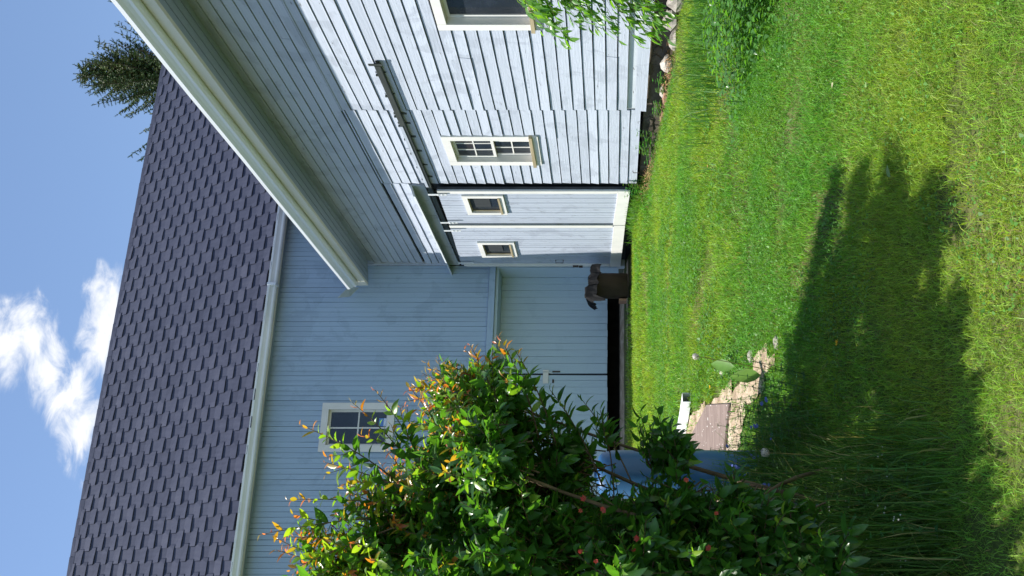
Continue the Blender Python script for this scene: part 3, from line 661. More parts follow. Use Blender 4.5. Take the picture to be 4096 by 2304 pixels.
# stones, old wood and litter along the foundation
def rock(p, sx, sy, sz, label, cat='stone', m='stone', name='field_stone', group=None):
    me = MB(); vs = []; n1, n2 = 6, 9; ph = R.uniform(0, 99)
    for i in range(n1 + 1):
        a = math.pi * i / n1
        for j in range(n2):
            t = 2 * math.pi * j / n2; d = Vector((math.sin(a) * math.cos(t), math.sin(a) * math.sin(t), math.cos(a)))
            k = 1 + .38 * noise.noise(d * 1.6 + Vector((ph, 0, 0))) + .12 * noise.noise(d * 5 + Vector((ph, 3, 0)))
            vs.append((p[0] + d.x * sx * k, p[1] + d.y * sy * k, p[2] + d.z * sz * k))
    fs = [(i * n2 + j, i * n2 + (j + 1) % n2, (i + 1) * n2 + (j + 1) % n2, (i + 1) * n2 + j) for i in range(n1) for j in range(n2)]
    me.poly(vs, fs); return tag(me.build(name, m), label, cat, group)
for (y, z, sx, sy, sz, lb) in ((7.28, 1.0, .10, .16, .085, 'pale stone at the right end of the foundation, by the hanging leaves'),
                               (7.62, 1.03, .09, .13, .075, 'cream rounded stone under the skirt board, below the hanging leaves'),
                               (7.98, .97, .09, .11, .06, 'grey rough stone half sunk in the grass edge'),
                               (8.38, 1.02, .08, .13, .07, 'tan stone with a white end, above the brown litter'),
                               (8.92, 1.02, .07, .10, .06, 'grey-white broken stone behind the old timber'),
                               (9.45, .99, .06, .09, .05, 'small white stone at the left end of the old timber'),
                               (11.1, 1.08, .07, .10, .05, 'grey stone near the sliding doors, in dead stems')):
    rock((5.43, y, z), sx, sy, sz, lb)
b = MB(); b.obox(Matrix.Translation((5.36, 9.0, .99)) @ Matrix.Rotation(.03, 4, 'X'), .05, .38, .055, .008); tag(b.build('old_timber', 'oldwood'), 'red-brown old timber lying along the foundation, longer of two', 'timber', 'old timbers at the foundation')
b = MB(); b.obox(Matrix.Translation((5.33, 8.52, .965)) @ Matrix.Rotation(-.05, 4, 'X'), .045, .09, .045, .008); tag(b.build('old_timber', 'oldwood'), 'short red-brown timber stub right of the longer timber', 'timber', 'old timbers at the foundation')

# ---------------------------------------------------------------- grass (numpy)
def np_obj(name, V, F4, F3, C, m, parent=None, kind='stuff'):
    me = bpy.data.meshes.new(name); nv = len(V); me.vertices.add(nv); me.vertices.foreach_set('co', V.astype(np.float32).ravel())
    li = np.concatenate([F4.ravel(), F3.ravel()]).astype(np.int32); me.loops.add(len(li)); me.loops.foreach_set('vertex_index', li)
    n4, n3 = len(F4), len(F3); me.polygons.add(n4 + n3)
    me.polygons.foreach_set('loop_start', np.concatenate([np.arange(n4) * 4, n4 * 4 + np.arange(n3) * 3]).astype(np.int32))
    me.polygons.foreach_set('loop_total', np.concatenate([np.full(n4, 4), np.full(n3, 3)]).astype(np.int32))
    me.update(calc_edges=True)
    a = me.color_attributes.new('Col', 'FLOAT_COLOR', 'POINT'); a.data.foreach_set('color', np.concatenate([C, np.ones((nv, 1))], 1).astype(np.float32).ravel())
    me.materials.append(MT[m]); return link(bpy.data.objects.new(name, me), parent, kind)
gy = np.array([p[0] for p in PR]); gzv = np.array([p[1] for p in PR])
def npg(X, Y): return np.interp(Y, gy, gzv) + .11 * np.exp(-((Y - 11.8) / .75) ** 2) * np.clip((X - 4.2) / 1.0, 0, 1)
def snoise(X, Y, s, seed):
    """cheap smooth value noise"""
    g = np.random.default_rng(seed).random((64, 64)); u, v = (X * .8 - Y * .6) * s + 40, (X * .6 + Y * .8) * s + 40
    i, j = np.floor(u).astype(int), np.floor(v).astype(int); fu, fv = u - i, v - j; fu = fu * fu * (3 - 2 * fu); fv = fv * fv * (3 - 2 * fv)
    G = lambda a, b_: g[a % 64, b_ % 64]
    return (G(i, j) * (1 - fu) + G(i + 1, j) * fu) * (1 - fv) + (G(i, j + 1) * (1 - fu) + G(i + 1, j + 1) * fu) * fv
def blades(X, Y, L, Wd, C, lean, name, m='grass', droop=.35, Z=None):
    n = len(X); Z = npg(X, Y) - .006 if Z is None else Z
    a = NP.uniform(0, 2 * np.pi, n); la = NP.uniform(0, 2 * np.pi, n); lm = np.abs(NP.normal(0, lean, n)) * L
    dx, dy = np.cos(la) * lm, np.sin(la) * lm; wx, wy = np.cos(a) * Wd / 2, np.sin(a) * Wd / 2
    V = np.zeros((n, 5, 3))
    V[:, 0] = np.stack([X - wx, Y - wy, Z], 1); V[:, 1] = np.stack([X + wx, Y + wy, Z], 1)
    h = L * .58
    V[:, 2] = np.stack([X + wx * .85 + dx * .4, Y + wy * .85 + dy * .4, Z + h], 1); V[:, 3] = np.stack([X - wx * .85 + dx * .4, Y - wy * .85 + dy * .4, Z + h], 1)
    V[:, 4] = np.stack([X + dx * 1.25, Y + dy * 1.25, Z + L * (1 - droop * NP.random(n) * np.minimum(lm / L, 1))], 1)
    k = np.arange(n)[:, None] * 5
    F4 = k + np.array([0, 1, 2, 3]); F3 = k + np.array([3, 2, 4])
    return np_obj(name, V.reshape(-1, 3), F4, F3, np.repeat(C, 5, 0), m)
DP = np.array(DIRT); PP = np.array(PLY)
def npin(P, X, Y):
    c = np.zeros(len(X), bool)
    for i in range(len(P)):
        (x1, y1), (x2, y2) = P[i], P[i - 1]
        if y1 == y2: continue
        c ^= ((y1 > Y) != (y2 > Y)) & (X < (x2 - x1) * (Y - y1) / (y2 - y1) + x1)
    return c
def scatter(x0, x1, y0, y1, dens):
    n = int((x1 - x0) * (y1 - y0) * dens); return NP.uniform(x0, x1, n), NP.uniform(y0, y1, n)
def keep(X, Y, edge=5.42):
    xc = X * math.cos(TH) - Y * math.sin(TH); dd = X * math.sin(TH) + Y * math.cos(TH)
    k = (np.abs(xc / np.maximum(dd, .1)) < .43) & (dd > 1.9) & ~npin(PLY, X, Y)
    k &= ~(npin(DIRT, X + .10 * (snoise(X, Y, 9, 61) - .5), Y + .16 * (snoise(X, Y, 7, 62) - .5)) & (NP.random(len(X)) > .10))
    k &= (X < edge) & (Y < 14.05 + .08 * snoise(X, Y, 3, 5))
    k &= ~((X > 5.12 + .12 * snoise(X, Y, 2.2, 8)) & (Y > 7.9) & (Y < 11.4) & (NP.random(len(X)) > .12))
    k &= ~((X > 4.7) & (Y > 13.6))
    return k
def lawn_color(X, Y, n):
    t = snoise(X, Y, 1.1, 1) * .55 + snoise(X, Y, 3.7, 2) * .3 + snoise(X, Y, 9, 3) * .15
    near = np.clip((4.6 - Y) / 1.8, 0, 1) * .06                    # shorter, yellower turf on the near slope
    far = np.clip((Y - 10.8) / 1.2, 0, 1) * .16 * (.4 + snoise(X, Y, 1.8, 9))
    t = np.clip((t + near + far - .30) / .45, 0, 1)[:, None]
    a, b_ = np.array([.115, .300, .040]), np.array([.240, .365, .045])
    C = a * (1 - t) + b_ * t
    C = C * NP.uniform(.5, 1.55, (n, 1)) * (1 + NP.normal(0, .10, (n, 3)))
    dry = NP.random(n) < .03; C[dry] = np.array([.32, .27, .10]) * NP.uniform(.7, 1.2, (dry.sum(), 1))
    return np.clip(C, .004, .6)
parts = []
for (y0, y1, x0, x1, dens, L, Wd) in ((2.0, 3.6, -.6, 3.0, 27000, .034, .0026), (3.6, 5.4, -.8, 4.6, 18000, .036, .0033), (5.4, 8.0, -.9, 5.45, 7800, .046, .0048), (8.0, 11, -.5, 5.45, 4300, .048, .0070), (11, 14.1, -.2, 5.45, 3300, .055, .0088)):
    X, Y = scatter(x0, x1, y0, y1, dens); k = keep(X, Y)
    bare = snoise(X, Y, 1.6, 21) * .6 + snoise(X, Y, 5.5, 22) * .4
    k &= ~((bare > .70) & (NP.random(len(X)) > .35))
    X, Y = X[k], Y[k]; n = len(X)
    l = L * NP.uniform(.5, 1.45, n) * (.75 + .6 * snoise(X, Y, 2.3, 6))
    parts.append((X, Y, l, Wd * NP.uniform(.7, 1.3, n), lawn_color(X, Y, n)))
X, Y, L_, W_, C_ = [np.concatenate([p[i] for p in parts]) for i in range(5)]
tag(blades(X, Y, L_, W_, C_, .95, 'lawn_grass'), 'short bright green lawn grass with yellowish and bare patches', 'grass')
print('blades', len(X))
# clover and other flat leaves in the turf
X, Y = scatter(.8, 5.2, 2.3, 11, 2600); k = keep(X, Y); k &= (snoise(X, Y, 1.5, 31) * .6 + snoise(X, Y, 4, 32) * .4 > .52) & ((Y > 4) | (NP.random(len(X)) < .45)); X, Y = X[k], Y[k]
n = len(X); s_ = NP.uniform(.004, .0085, n) * np.where(Y > 6, 1.6, 1); Z = npg(X, Y) + NP.uniform(.018, .045, n)
a = NP.uniform(0, 6.28, n); V = np.zeros((n, 6, 3)); tl = NP.normal(0, .35, (n, 2))
for j in range(6):
    r_ = s_ * (1.0 if j % 2 else .72); ox, oy = np.cos(a + j * 1.047) * r_, np.sin(a + j * 1.047) * r_
    V[:, j] = np.stack([X + ox, Y + oy, Z + ox * tl[:, 0] + oy * tl[:, 1]], 1)
C = np.array([.085, .215, .032]) * NP.uniform(.6, 1.3, (n, 1)); k = np.arange(n)[:, None] * 6
tag(np_obj('clover', V.reshape(-1, 3), np.concatenate([k + np.array([0, 1, 2, 3]), k + np.array([0, 3, 4, 5])]), np.zeros((0, 3), int), np.repeat(C, 6, 0), 'weed'), 'patches of darker round clover leaves in the lawn', 'clover')
# tall unmown grass round the shrub foot
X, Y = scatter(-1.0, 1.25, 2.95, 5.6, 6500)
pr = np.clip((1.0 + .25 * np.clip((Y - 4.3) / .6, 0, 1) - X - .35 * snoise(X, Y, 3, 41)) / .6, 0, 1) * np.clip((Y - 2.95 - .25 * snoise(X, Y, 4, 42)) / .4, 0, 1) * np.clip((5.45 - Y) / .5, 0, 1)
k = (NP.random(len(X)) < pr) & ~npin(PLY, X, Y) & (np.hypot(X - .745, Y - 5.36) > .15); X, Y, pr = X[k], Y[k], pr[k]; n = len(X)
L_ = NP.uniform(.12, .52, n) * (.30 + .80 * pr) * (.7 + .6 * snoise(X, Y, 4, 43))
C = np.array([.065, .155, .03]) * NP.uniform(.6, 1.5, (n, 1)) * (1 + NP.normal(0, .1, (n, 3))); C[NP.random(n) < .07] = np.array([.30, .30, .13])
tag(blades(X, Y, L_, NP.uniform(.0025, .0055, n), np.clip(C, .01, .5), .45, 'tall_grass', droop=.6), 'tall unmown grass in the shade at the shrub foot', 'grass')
# leafy weeds: whorls of narrow leaves on thin stems
def weeds(name, spots, label, hgt, leafl, colr, whorl=6, step=.05, flower=None, wd=.22):
    b = MB()
    for (x_, y_) in spots:
        z_ = gz(x_, y_) - .01; h = hgt * R.uniform(.6, 1.15); top = Vector((x_ + R.uniform(-.3, .3) * h, y_ + R.uniform(-.3, .3) * h, z_ + h)); base = Vector((x_, y_, z_))
        c = tuple(q * R.uniform(.7, 1.3) for q in colr); mid = (base + top) / 2 + Vector((R.uniform(-.03, .03), R.uniform(-.03, .03), .03))
        b.tube([base, mid, top], [.0022, .0018, .001], 3, False, c)
        nst = max(3, int(h / step))
        for i in range(1, nst + 1):
            t = i / nst; p = base.lerp(mid, t * 2) if t < .5 else mid.lerp(top, t * 2 - 1); s_ = leafl * R.uniform(.6, 1.1) * (1.1 - .5 * t)
            a0 = R.uniform(0, 6)
            for q in range(whorl):
                a = a0 + q * 6.283 / whorl + R.uniform(-.3, .3); d = Vector((math.cos(a), math.sin(a), R.uniform(.1, .7))).normalized(); sd = d.cross(Vector((0, 0, 1))).normalized() * s_ * wd
                cc_ = tuple(v * R.uniform(.8, 1.25) for v in c)
                b.poly([p, p + d * s_ * .5 + sd, p + d * s_ + Vector((0, 0, -s_ * .2)), p + d * s_ * .5 - sd], [(0, 1, 2, 3)], cc_)
        if flower:
            for q in range(R.randint(2, 5)):
                p = top + Vector((R.uniform(-.02, .02), R.uniform(-.02, .02), R.uniform(-.02, .02))); r_ = flower[1] * R.uniform(.7, 1.2)
                b.poly([p + Vector((r_ * math.cos(a), r_ * math.sin(a) * .7 - (r_ * .5), r_ * math.sin(a) * .7)) for a in (0, 1.26, 2.5, 3.77, 5.03)], [(0, 1, 2, 3, 4)], flower[0])
    return tag(b.build(name, 'weed', None, 'stuff'), label, 'weeds')
sp = lambda n, x0, x1, y0, y1: [(R.uniform(x0, x1), R.uniform(y0, y1)) for _ in range(n)]
weeds('leafy_weeds', sp(130, .35, 1.0, 4.2, 5.1) + sp(22, .9, 1.15, 4.4, 4.8) + sp(120, -.5, .55, 3.2, 4.8), 'leafy weeds with whorled narrow leaves in front of the blue tank', .36, .03, (.07, .17, .045))
weeds('blue_flowers', sp(18, .35, .92, 4.3, 5.0), 'small blue flowers on leafy stems near the tank foot', .34, .028, (.065, .15, .04), 4, .06, ((.13, .17, .55), .010))
weeds('white_flowers', sp(26, .05, .55, 3.1, 4.0), 'tiny white flowers among the tall shaded grass', .20, .018, (.06, .14, .035), 3, .05, ((.42, .45, .42), .0032))
for (y, hgt, lb) in ((9.95, .26, 'green leafy weed under the wall, left of the old timber'), (8.66, .16, 'small weed growing between the two old timbers'), (9.18, .13, 'low weed in front of the longer old timber'), (11.25, .24, 'leafy weed at the right foot of the sliding doors'), (10.25, .20, 'low weed right of the brown litter, under the siding')):
    o = weeds('wall_weed', [(5.30 + .03 * q % .1, y + (q - 8) * .02) for q in range(16)], lb, hgt, .055, (.075, .185, .05), 4, .045, None, .34); del o['kind']; o['category'] = 'weed'
# dead litter at the wall
b = MB()
for (yc, sdev, nn) in ((8.25, .16, 260), (8.62, .1, 90), (10.75, .33, 420), (11.2, .1, 60)):
    for i in range(nn):
        y = R.gauss(yc, sdev); x_ = R.gauss(5.28, .07); z_ = gz(x_, y) + R.uniform(.0, .09); a = R.uniform(0, 6.28); l_ = R.uniform(.02, .07)
        d = Vector((math.cos(a), math.sin(a), R.uniform(-.4, .7))) * l_; e = d.cross(Vector((R.uniform(-1, 1), R.uniform(-1, 1), 1))).normalized() * R.uniform(.0015, .004)
        p = Vector((x_, y, z_)); b.poly([p - e, p + e, p + d], [(0, 1, 2)])
tag(b.build('dead_stems', 'needles', None, 'stuff'), 'brown dead stems and litter along the barn foundation', 'litter')

# ---------------------------------------------------------------- leaves
def leaf_mesh(name, L, wd, c, fold=.25, curl=.25, twist=0.0, rr=R):
    """ovate leaf along +X, folded on its midrib"""
    ts = (0, .18, .42, .68, .88, 1.0); ws = (0.02, .70, 1.0, .78, .34, 0.0); vs = []; cs = []
    for t, q in zip(ts, ws):
        z = -curl * L * t * t; y = q * wd * L * .5; tw = twist * t
        wob = rr.uniform(-.06, .06) * y
        for s_ in (-1, 0, 1): vs.append((L * t, s_ * y * math.cos(tw), z + abs(s_) * y * fold + s_ * y * math.sin(tw) + wob * s_)); cs.append(tuple(v * (1.18 if s_ == 0 else rr.uniform(.9, 1.08)) for v in c))
    fs = [(i * 3 + j, i * 3 + j + 3, i * 3 + j + 4, i * 3 + j + 1) for i in range(5) for j in range(2)]
    return vs, fs, cs
def leaf_data(variants, m):
    out_ = []
    for v in variants:
        me = bpy.data.meshes.new('leaf'); me.from_pydata(v[0], [], v[1]); a = me.color_attributes.new('Col', 'FLOAT_COLOR', 'POINT')
        a.data.foreach_set('color', np.array([(*q, 1) for q in v[2]], np.float32).ravel()); me.polygons.foreach_set('use_smooth', [True] * len(v[1])); me.materials.append(MT[m]); out_.append(me)
    return out_
GREENS = [leaf_mesh('leaf', R.uniform(.060, .084), R.uniform(.40, .54), tuple(q * k for q in (.036, .105, .020)), R.uniform(.1, .45), R.uniform(.0, .45), R.uniform(-.5, .5)) for k in (.75, .9, 1.0, 1.1, 1.25, 1.4, .85, 1.0)]
FRESH = [leaf_mesh('leaf', R.uniform(.050, .068), R.uniform(.36, .46), c, R.uniform(.2, .5), R.uniform(.1, .5), R.uniform(-.6, .6)) for c in ((.12, .235, .025), (.16, .25, .03), (.10, .20, .03))]
ORANGE = [leaf_mesh('leaf', R.uniform(.044, .062), R.uniform(.28, .40), c, R.uniform(.2, .6), R.uniform(.1, .5), R.uniform(-.6, .6)) for c in ((.30, .115, .03), (.26, .15, .03), (.34, .10, .05), (.22, .17, .03))]
LV = GREENS + FRESH + ORANGE
def orient(d, up, roll):
    d = d.normalized(); s_ = up.cross(d); s_ = s_.normalized() if s_.length > .05 else Vector((1, 0, 0)).cross(d).normalized(); u = d.cross(s_)
    return Matrix((d, s_, u)).transposed().to_4x4() @ Matrix.Rotation(roll, 4, 'X')
shrub = empty('flowering_shrub', (.1, 4.0, gz(.1, 4.0)), 'big leafy shrub with orange young shoots and a few coral flowers', 'shrub')
BL = [(.24, 3.67, 2.50, .34, 3.6), (.17, 3.66, 2.68, .24, 2.2), (.46, 3.56, 2.20, .29, 2.8), (.70, 3.55, 2.06, .24, 1.8), (.40, 3.66, 2.42, .2, 1.3), (.42, 3.58, 1.98, .40, 3.4), (.15, 3.57, 2.15, .45, 3.2), (.20, 3.50, 1.74, .42, 3.2), (.58, 3.60, 1.84, .19, 1.2), (.60, 3.50, 1.43, .13, .6), (.18, 3.42, 1.45, .38, 3.0), (.14, 3.30, 1.2, .36, 2.8), (.40, 3.36, 1.36, .15, .8), (.05, 3.28, .95, .34, 2.0), (.30, 3.28, 1.02, .17, .7), (.24, 3.3, 1.3, .2, 1.0),
      (.20, 3.28, 1.95, .26, 1.4), (.05, 3.22, 1.6, .28, 1.6), (-.1, 3.25, 2.2, .32, 1.4), (-.45, 3.15, 1.6, .45, 2.0), (-.8, 3.3, 1.9, .5, 1.8), (-.6, 3.3, .9, .45, 1.5),
      (.50, 4.05, 2.35, .28, 1.8), (.60, 4.38, 2.35, .25, 1.6), (.50, 4.72, 2.2, .30, 1.7), (.30, 5.02, 1.95, .32, 1.8), (.30, 4.15, 2.05, .40, 1.8), (.12, 4.55, 1.95, .45, 2.0), (.15, 5.25, 2.15, .40, 1.8),  # rear clumps, placed to throw shade on the tank and lawn
      (-.25, 4.3, 2.3, .55, 2.4), (-.2, 5.0, 1.9, .55, 2.2), (-.55, 3.8, 2.4, .6, 2.4), (-.7, 4.7, 1.9, .7, 2.2), (-.5, 3.9, 1.4, .6, 1.8), (.05, 4.3, 1.2, .4, 1.2), (.34, 3.4, 1.52, .13, .9), (.33, 3.27, 1.2, .15, 1.0), (.30, 3.4, 1.35, .15, .9),
      (-.7, 3.4, 2.2, .5, 3.0), (-.9, 3.9, 1.9, .6, 3.5), (-.6, 4.5, 2.3, .6, 3.5), (-.3, 4.9, 2.3, .5, 2.5), (-1.0, 4.8, 2.0, .6, 3.0), (-.7, 3.25, 1.3, .45, 2.5), (.45, 4.5, 2.4, .3, 2.0), (.45, 4.1, 2.5, .28, 1.6), (.8, 3.75, 2.22, .18, 1.6), (.55, 4.05, 2.05, .22, 1.8), (.6, 4.08, 1.8, .15, 1.0), (.55, 4.1, 2.45, .22, 1.6), (.85, 4.3, 2.33, .2, 2.0), (.50, 3.14, 2.05, .15, 1.2), (.60, 3.22, 2.12, .12, .8), (.95, 4.1, 2.35, .19, 2.0), (.9, 3.78, 2.2, .17, 1.4), (.62, 3.85, 2.22, .22, 1.6), (.42, 4.2, 2.0, .3, 2.0), (.36, 4.0, 1.7, .3, 1.6), (.45, 4.5, 1.8, .25, 1.5), (.4, 4.45, 2.5, .28, 2.0)]  # clumps out of view and fillers, added to thicken the cast shade
SH = [(.275, 3.612, 2.934), (.4, 3.568, 2.83), (.145, 3.552, 2.785), (.687, 3.574, 2.816), (.534, 3.522, 2.688), (.769, 3.545, 2.612), (.815, 3.529, 2.524), (.801, 3.428, 2.366), (.846, 3.412, 2.253), (.98, 3.471, 2.155), (.984, 3.364, 2.03), (.935, 3.381, 1.969), (.815, 3.529, 1.843), (.788, 3.539, 1.726), (.721, 3.456, 1.647), (.721, 3.456, 1.43), (.648, 3.375, 1.389), (.712, 3.459, 1.496)]
leaves = []; stems = []
def stem(a, bpt, tip, r0, n=7):
    a, bpt, tip = Vector(a), Vector(bpt), Vector(tip)
    pts = [a * (1 - t) ** 2 + bpt * 2 * t * (1 - t) + tip * t * t for t in [i / n for i in range(n + 1)]]
    stems.append((pts, [r0 * (1 - .8 * i / n) + .0006 for i in range(n + 1)])); return pts
def foliate(pts, length, step, young, out_dir, kind='green', dens=1.0):
    P_ = [p.copy() for p in pts]; acc = 0; side = R.uniform(0, 6.28)
    for i in range(len(P_) - 1, 0, -1):
        seg = P_[i] - P_[i - 1]; L = seg.length
        if L < 1e-5: continue
        k = 0.0
        while k < L:
            p = P_[i] - seg.normalized() * k; d = seg.normalized()
            dist_tip = acc + k
            if dist_tip > length: return
            side += 2.4
            u1 = d.cross(Vector((.3, .5, .8))).normalized(); u2 = d.cross(u1)
            rad = u1 * math.cos(side) + u2 * math.sin(side)
            ld = (rad * 1.0 + d * .75 + out_dir * .25 + Vector((0, 0, R.uniform(-.45, .15)))).normalized()
            f = dist_tip / max(length, .01)
            if young and f < .38: idx = 11 + R.randrange(4) if (f < .24 or R.random() < .26) else 8 + R.randrange(3)
            elif (young and f < .65) or R.random() < .10: idx = 8 + R.randrange(3)
            else: idx = R.randrange(8)
            sc_ = R.uniform(.55, 1.22) * (.55 + .45 * min(1, dist_tip / .06))
            up = Vector((R.uniform(-.5, .5), R.uniform(-.6, .4), 1))
            leaves.append((Matrix.Translation(p) @ orient(ld, up, R.uniform(-.5, .5)) @ Matrix.Scale(sc_, 4), idx))
            k += step * R.uniform(.7, 1.3) / dens
        acc += L
for (bx, by, bz, br, wgt) in BL:
    c0 = Vector((bx, by, bz))
    for q in range(int(wgt * 15)):
        while True:
            d = Vector((R.gauss(0, 1), R.gauss(0, 1), R.gauss(.2, 1)))
            if d.length > .3: break
        d.normalize(); tip = c0 + d * br * R.uniform(.55, 1.0)
        base = c0 + Vector((0, .12, -br * .3)) - d * br * .25 + Vector((R.uniform(-.08, .08), R.uniform(0, .1), R.uniform(-.15, 0)))
        pts = stem(base, (base + tip) / 2 + Vector((R.uniform(-.05, .05), R.uniform(-.05, .05), R.uniform(.0, .08))), tip, .0028, 5)
        young = tip.z > 2.15 and R.random() < (.70 if tip.z > 2.4 else .35)
        foliate(pts, R.uniform(.24, .42), .0155, young, d)
for (x_, y_, z_) in SH:
    tip = Vector((x_, y_, z_)); c0 = Vector((.38, 3.65, min(2.25, z_ - .25) if z_ > 1.7 else z_ - .05))
    base = tip + (c0 - tip).normalized() * .42
    pts = stem(base, (base + tip) / 2 + Vector((.02, 0, -.03)), tip, .003, 7); foliate(pts, .34, .019, z_ > 1.9, (tip - c0).normalized())
    for q in range(2):
        bb = pts[R.randrange(2, 5)]; t2 = bb + ((tip - c0).normalized() + Vector((R.uniform(-.9, .9), R.uniform(-.5, .5), R.uniform(-.3, .8)))).normalized() * R.uniform(.10, .2)
        foliate(stem(bb, (bb + t2) / 2 + Vector((0, 0, .01)), t2, .002, 4), .16, .018, z_ > 2.0, (tip - c0).normalized())
# thick basal stems
for i in range(26):
    a = R.uniform(0, 6.28); base = Vector((.0 + R.gauss(0, .22), 3.95 + R.gauss(0, .2), gz(0, 3.95) - .02)); tgt = R.choice(BL)
    tip = Vector(tgt[:3]) + Vector((R.uniform(-.1, .1), R.uniform(-.1, .1), -.05))
    stem(base, (base * .6 + tip * .4) + Vector((R.uniform(-.12, .12), R.uniform(-.1, .1), .3)), tip, R.uniform(.007, .014), 9)
stems.sort(key=lambda s_: -s_[1][0])
for i in range(40):
    b = MB(); b.tube(stems[i][0], stems[i][1], 6, True); b.build('branch', 'bark', shrub, smooth=True)
b = MB()
for p_, r_ in stems[40:]: b.tube(p_, r_, 4, False)
b.build('twigs', 'bark', shrub, 'stuff', True)
def dcam(mt): p = mt.translation; return p.x * math.sin(TH) + p.y * math.cos(TH)
def place_leaves(lv, variants, m, parent, stuffname, maxn=300, key=None):
    meshes = leaf_data(variants, m)
    vis = lambda l: abs((l[0].translation.x * math.cos(TH) - l[0].translation.y * math.sin(TH)) / max(dcam(l[0]), .1)) < .312 and .5 < l[0].translation.z
    lv = sorted(lv, key=lambda l: (0 if vis(l) else 1, dcam(l[0]) / l[0].to_scale().x))
    for mt, idx in lv[:maxn]:
        o = bpy.data.objects.new('leaf', meshes[idx]); col.objects.link(o); o.parent = parent; o.matrix_parent_inverse = Matrix.Translation(-Vector(parent.location)); o.matrix_basis = mt
    rest = lv[maxn:]
    if not rest: return
    Vs, Fs, Cs = [], [], []; k = 0
    base = [(np.array(v[0]), np.array(v[1]), np.array(v[2])) for v in variants]
    for mt, idx in rest:
        A_ = np.array(mt); bv, bf, bc = base[idx]
        Vs.append(bv @ A_[:3, :3].T + A_[:3, 3]); Fs.append(bf + k); Cs.append(bc); k += len(bv)
    o = np_obj(stuffname, np.concatenate(Vs), np.concatenate(Fs), np.zeros((0, 3), int), np.concatenate(Cs), m, parent, 'stuff')
    o.data.polygons.foreach_set('use_smooth', [True] * len(o.data.polygons))
def gap(mt, c, rad):                                 # open places in the shrub where the tank shows between the twigs
    p = mt.translation - Vector((0, 0, EYE)); c = Vector(c); t = p.dot(c) / c.length_squared
    return (p - c * t).length < rad * t
leaves = [l for l in leaves if not (gap(l[0], (.471, 3.437, -.005), .105) and R.random() < .88) and not (gap(l[0], (.47, 3.36, -.345), .085) and R.random() < .7)]
place_leaves(leaves, LV, 'leaf', shrub, 'foliage')
print('shrub leaves', len(leaves))
for (x_, y_, z_) in ((.32, 3.119, 1.706), (.323, 3.119, 1.629), (.228, 3.099, 1.519), (.191, 3.091, 1.531), (.302, 3.02, 1.265), (.191, 3.006, 1.294), (.424, 3.136, 1.35), (.156, 3.071, 1.654), (.362, 3.158, 1.696), (.183, 3.062, 1.704)):
    b = MB(); p = Vector((x_, y_ + .04, z_)); ax = Vector((R.uniform(-.6, .6), -1, R.uniform(-.3, .6))).normalized()
    u1 = ax.cross(Vector((0, 0, 1))).normalized(); u2 = ax.cross(u1); s_ = R.uniform(.007, .013)
    for k in range(6):
        a = k / 6 * 6.283 + R.uniform(-.2, .2); e = u1 * math.cos(a) + u2 * math.sin(a); f = u1 * -math.sin(a) + u2 * math.cos(a); c = (R.uniform(.32, .5), R.uniform(.05, .09), R.uniform(.035, .06))
        b.poly([p, p + e * s_ * .6 + f * s_ * .45 + ax * s_ * .2, p + e * s_ * 1.1 + ax * s_ * R.uniform(.3, .8), p + e * s_ * .6 - f * s_ * .45 + ax * s_ * .2], [(0, 1, 2, 3)], c)
    b.build('flower', 'petal', shrub)

# hanging foliage at the right edge, in front of the siding
vine = empty('leafy_bush', (4.75, 5.2, gz(4.75, 5.2)), 'bright green bush hanging its leaves over the right end of the siding', 'bush')
VL = [leaf_mesh('leaf', R.uniform(.055, .085), R.uniform(.32, .42), c, R.uniform(.15, .4), R.uniform(.1, .4), R.uniform(-.4, .4)) for c in ((.085, .20, .03), (.10, .22, .035), (.07, .17, .03), (.12, .24, .04), (.09, .19, .05))]
leaves2 = []; stems2 = []
def vstem(pts, r0):
    stems2.append((pts, [r0 * (1 - .75 * i / (len(pts) - 1)) for i in range(len(pts))]))
for i in range(130):
    y = R.uniform(5.1, 5.75); z_ = R.uniform(1.35, 2.3); L = R.uniform(.2, .38) * (1.0 if z_ > 1.7 else .85)
    a = Vector((4.55 + R.uniform(-.1, .15), y - R.uniform(.2, .35), z_ + R.uniform(.1, .25))); tip = Vector((3.95 + R.uniform(-.12, .14), y + .02, z_ - R.uniform(.1, .22)))
    md = (a + tip) / 2 + Vector((0, 0, .10)); pts = [a * (1 - t) ** 2 + md * 2 * t * (1 - t) + tip * t * t for t in [k / 6 for k in range(7)]]
    vstem(pts, .0035)
    for k in range(1, 7):
        for h in range(4):
            p = pts[k].lerp(pts[k - 1], R.random()); d = (pts[k] - pts[k - 1]).normalized(); ld = (d * .5 + Vector((R.uniform(-.6, .3), R.uniform(-.6, .6), R.uniform(-1.0, .1)))).normalized()
            leaves2.append((Matrix.Translation(p) @ orient(ld, Vector((R.uniform(-.8, .2), R.uniform(-.5, .5), 1)), R.uniform(-.5, .5)) @ Matrix.Scale(R.uniform(.8, 1.25), 4), R.randrange(5)))
for i in range(9):
    pts = [Vector((4.75 + R.uniform(-.05, .05), 5.15, gz(4.7, 5.2) - .02)), Vector((4.7 + R.uniform(-.15, .15), 5.1 + R.uniform(-.1, .1), 1.3)), Vector((4.55 + R.uniform(-.1, .1), 5.1 + R.uniform(-.1, .3), 2.0)), Vector((4.5 + R.uniform(-.15, .1), 5.2 + R.uniform(-.2, .3), 2.5))]
    vstem(pts, .01)
for p_, r_ in stems2:
    b = MB(); b.tube(p_, r_, 5, False); b.build('branch', 'bark', vine, smooth=True)
place_leaves(leaves2, VL, 'leaf', vine, 'foliage')
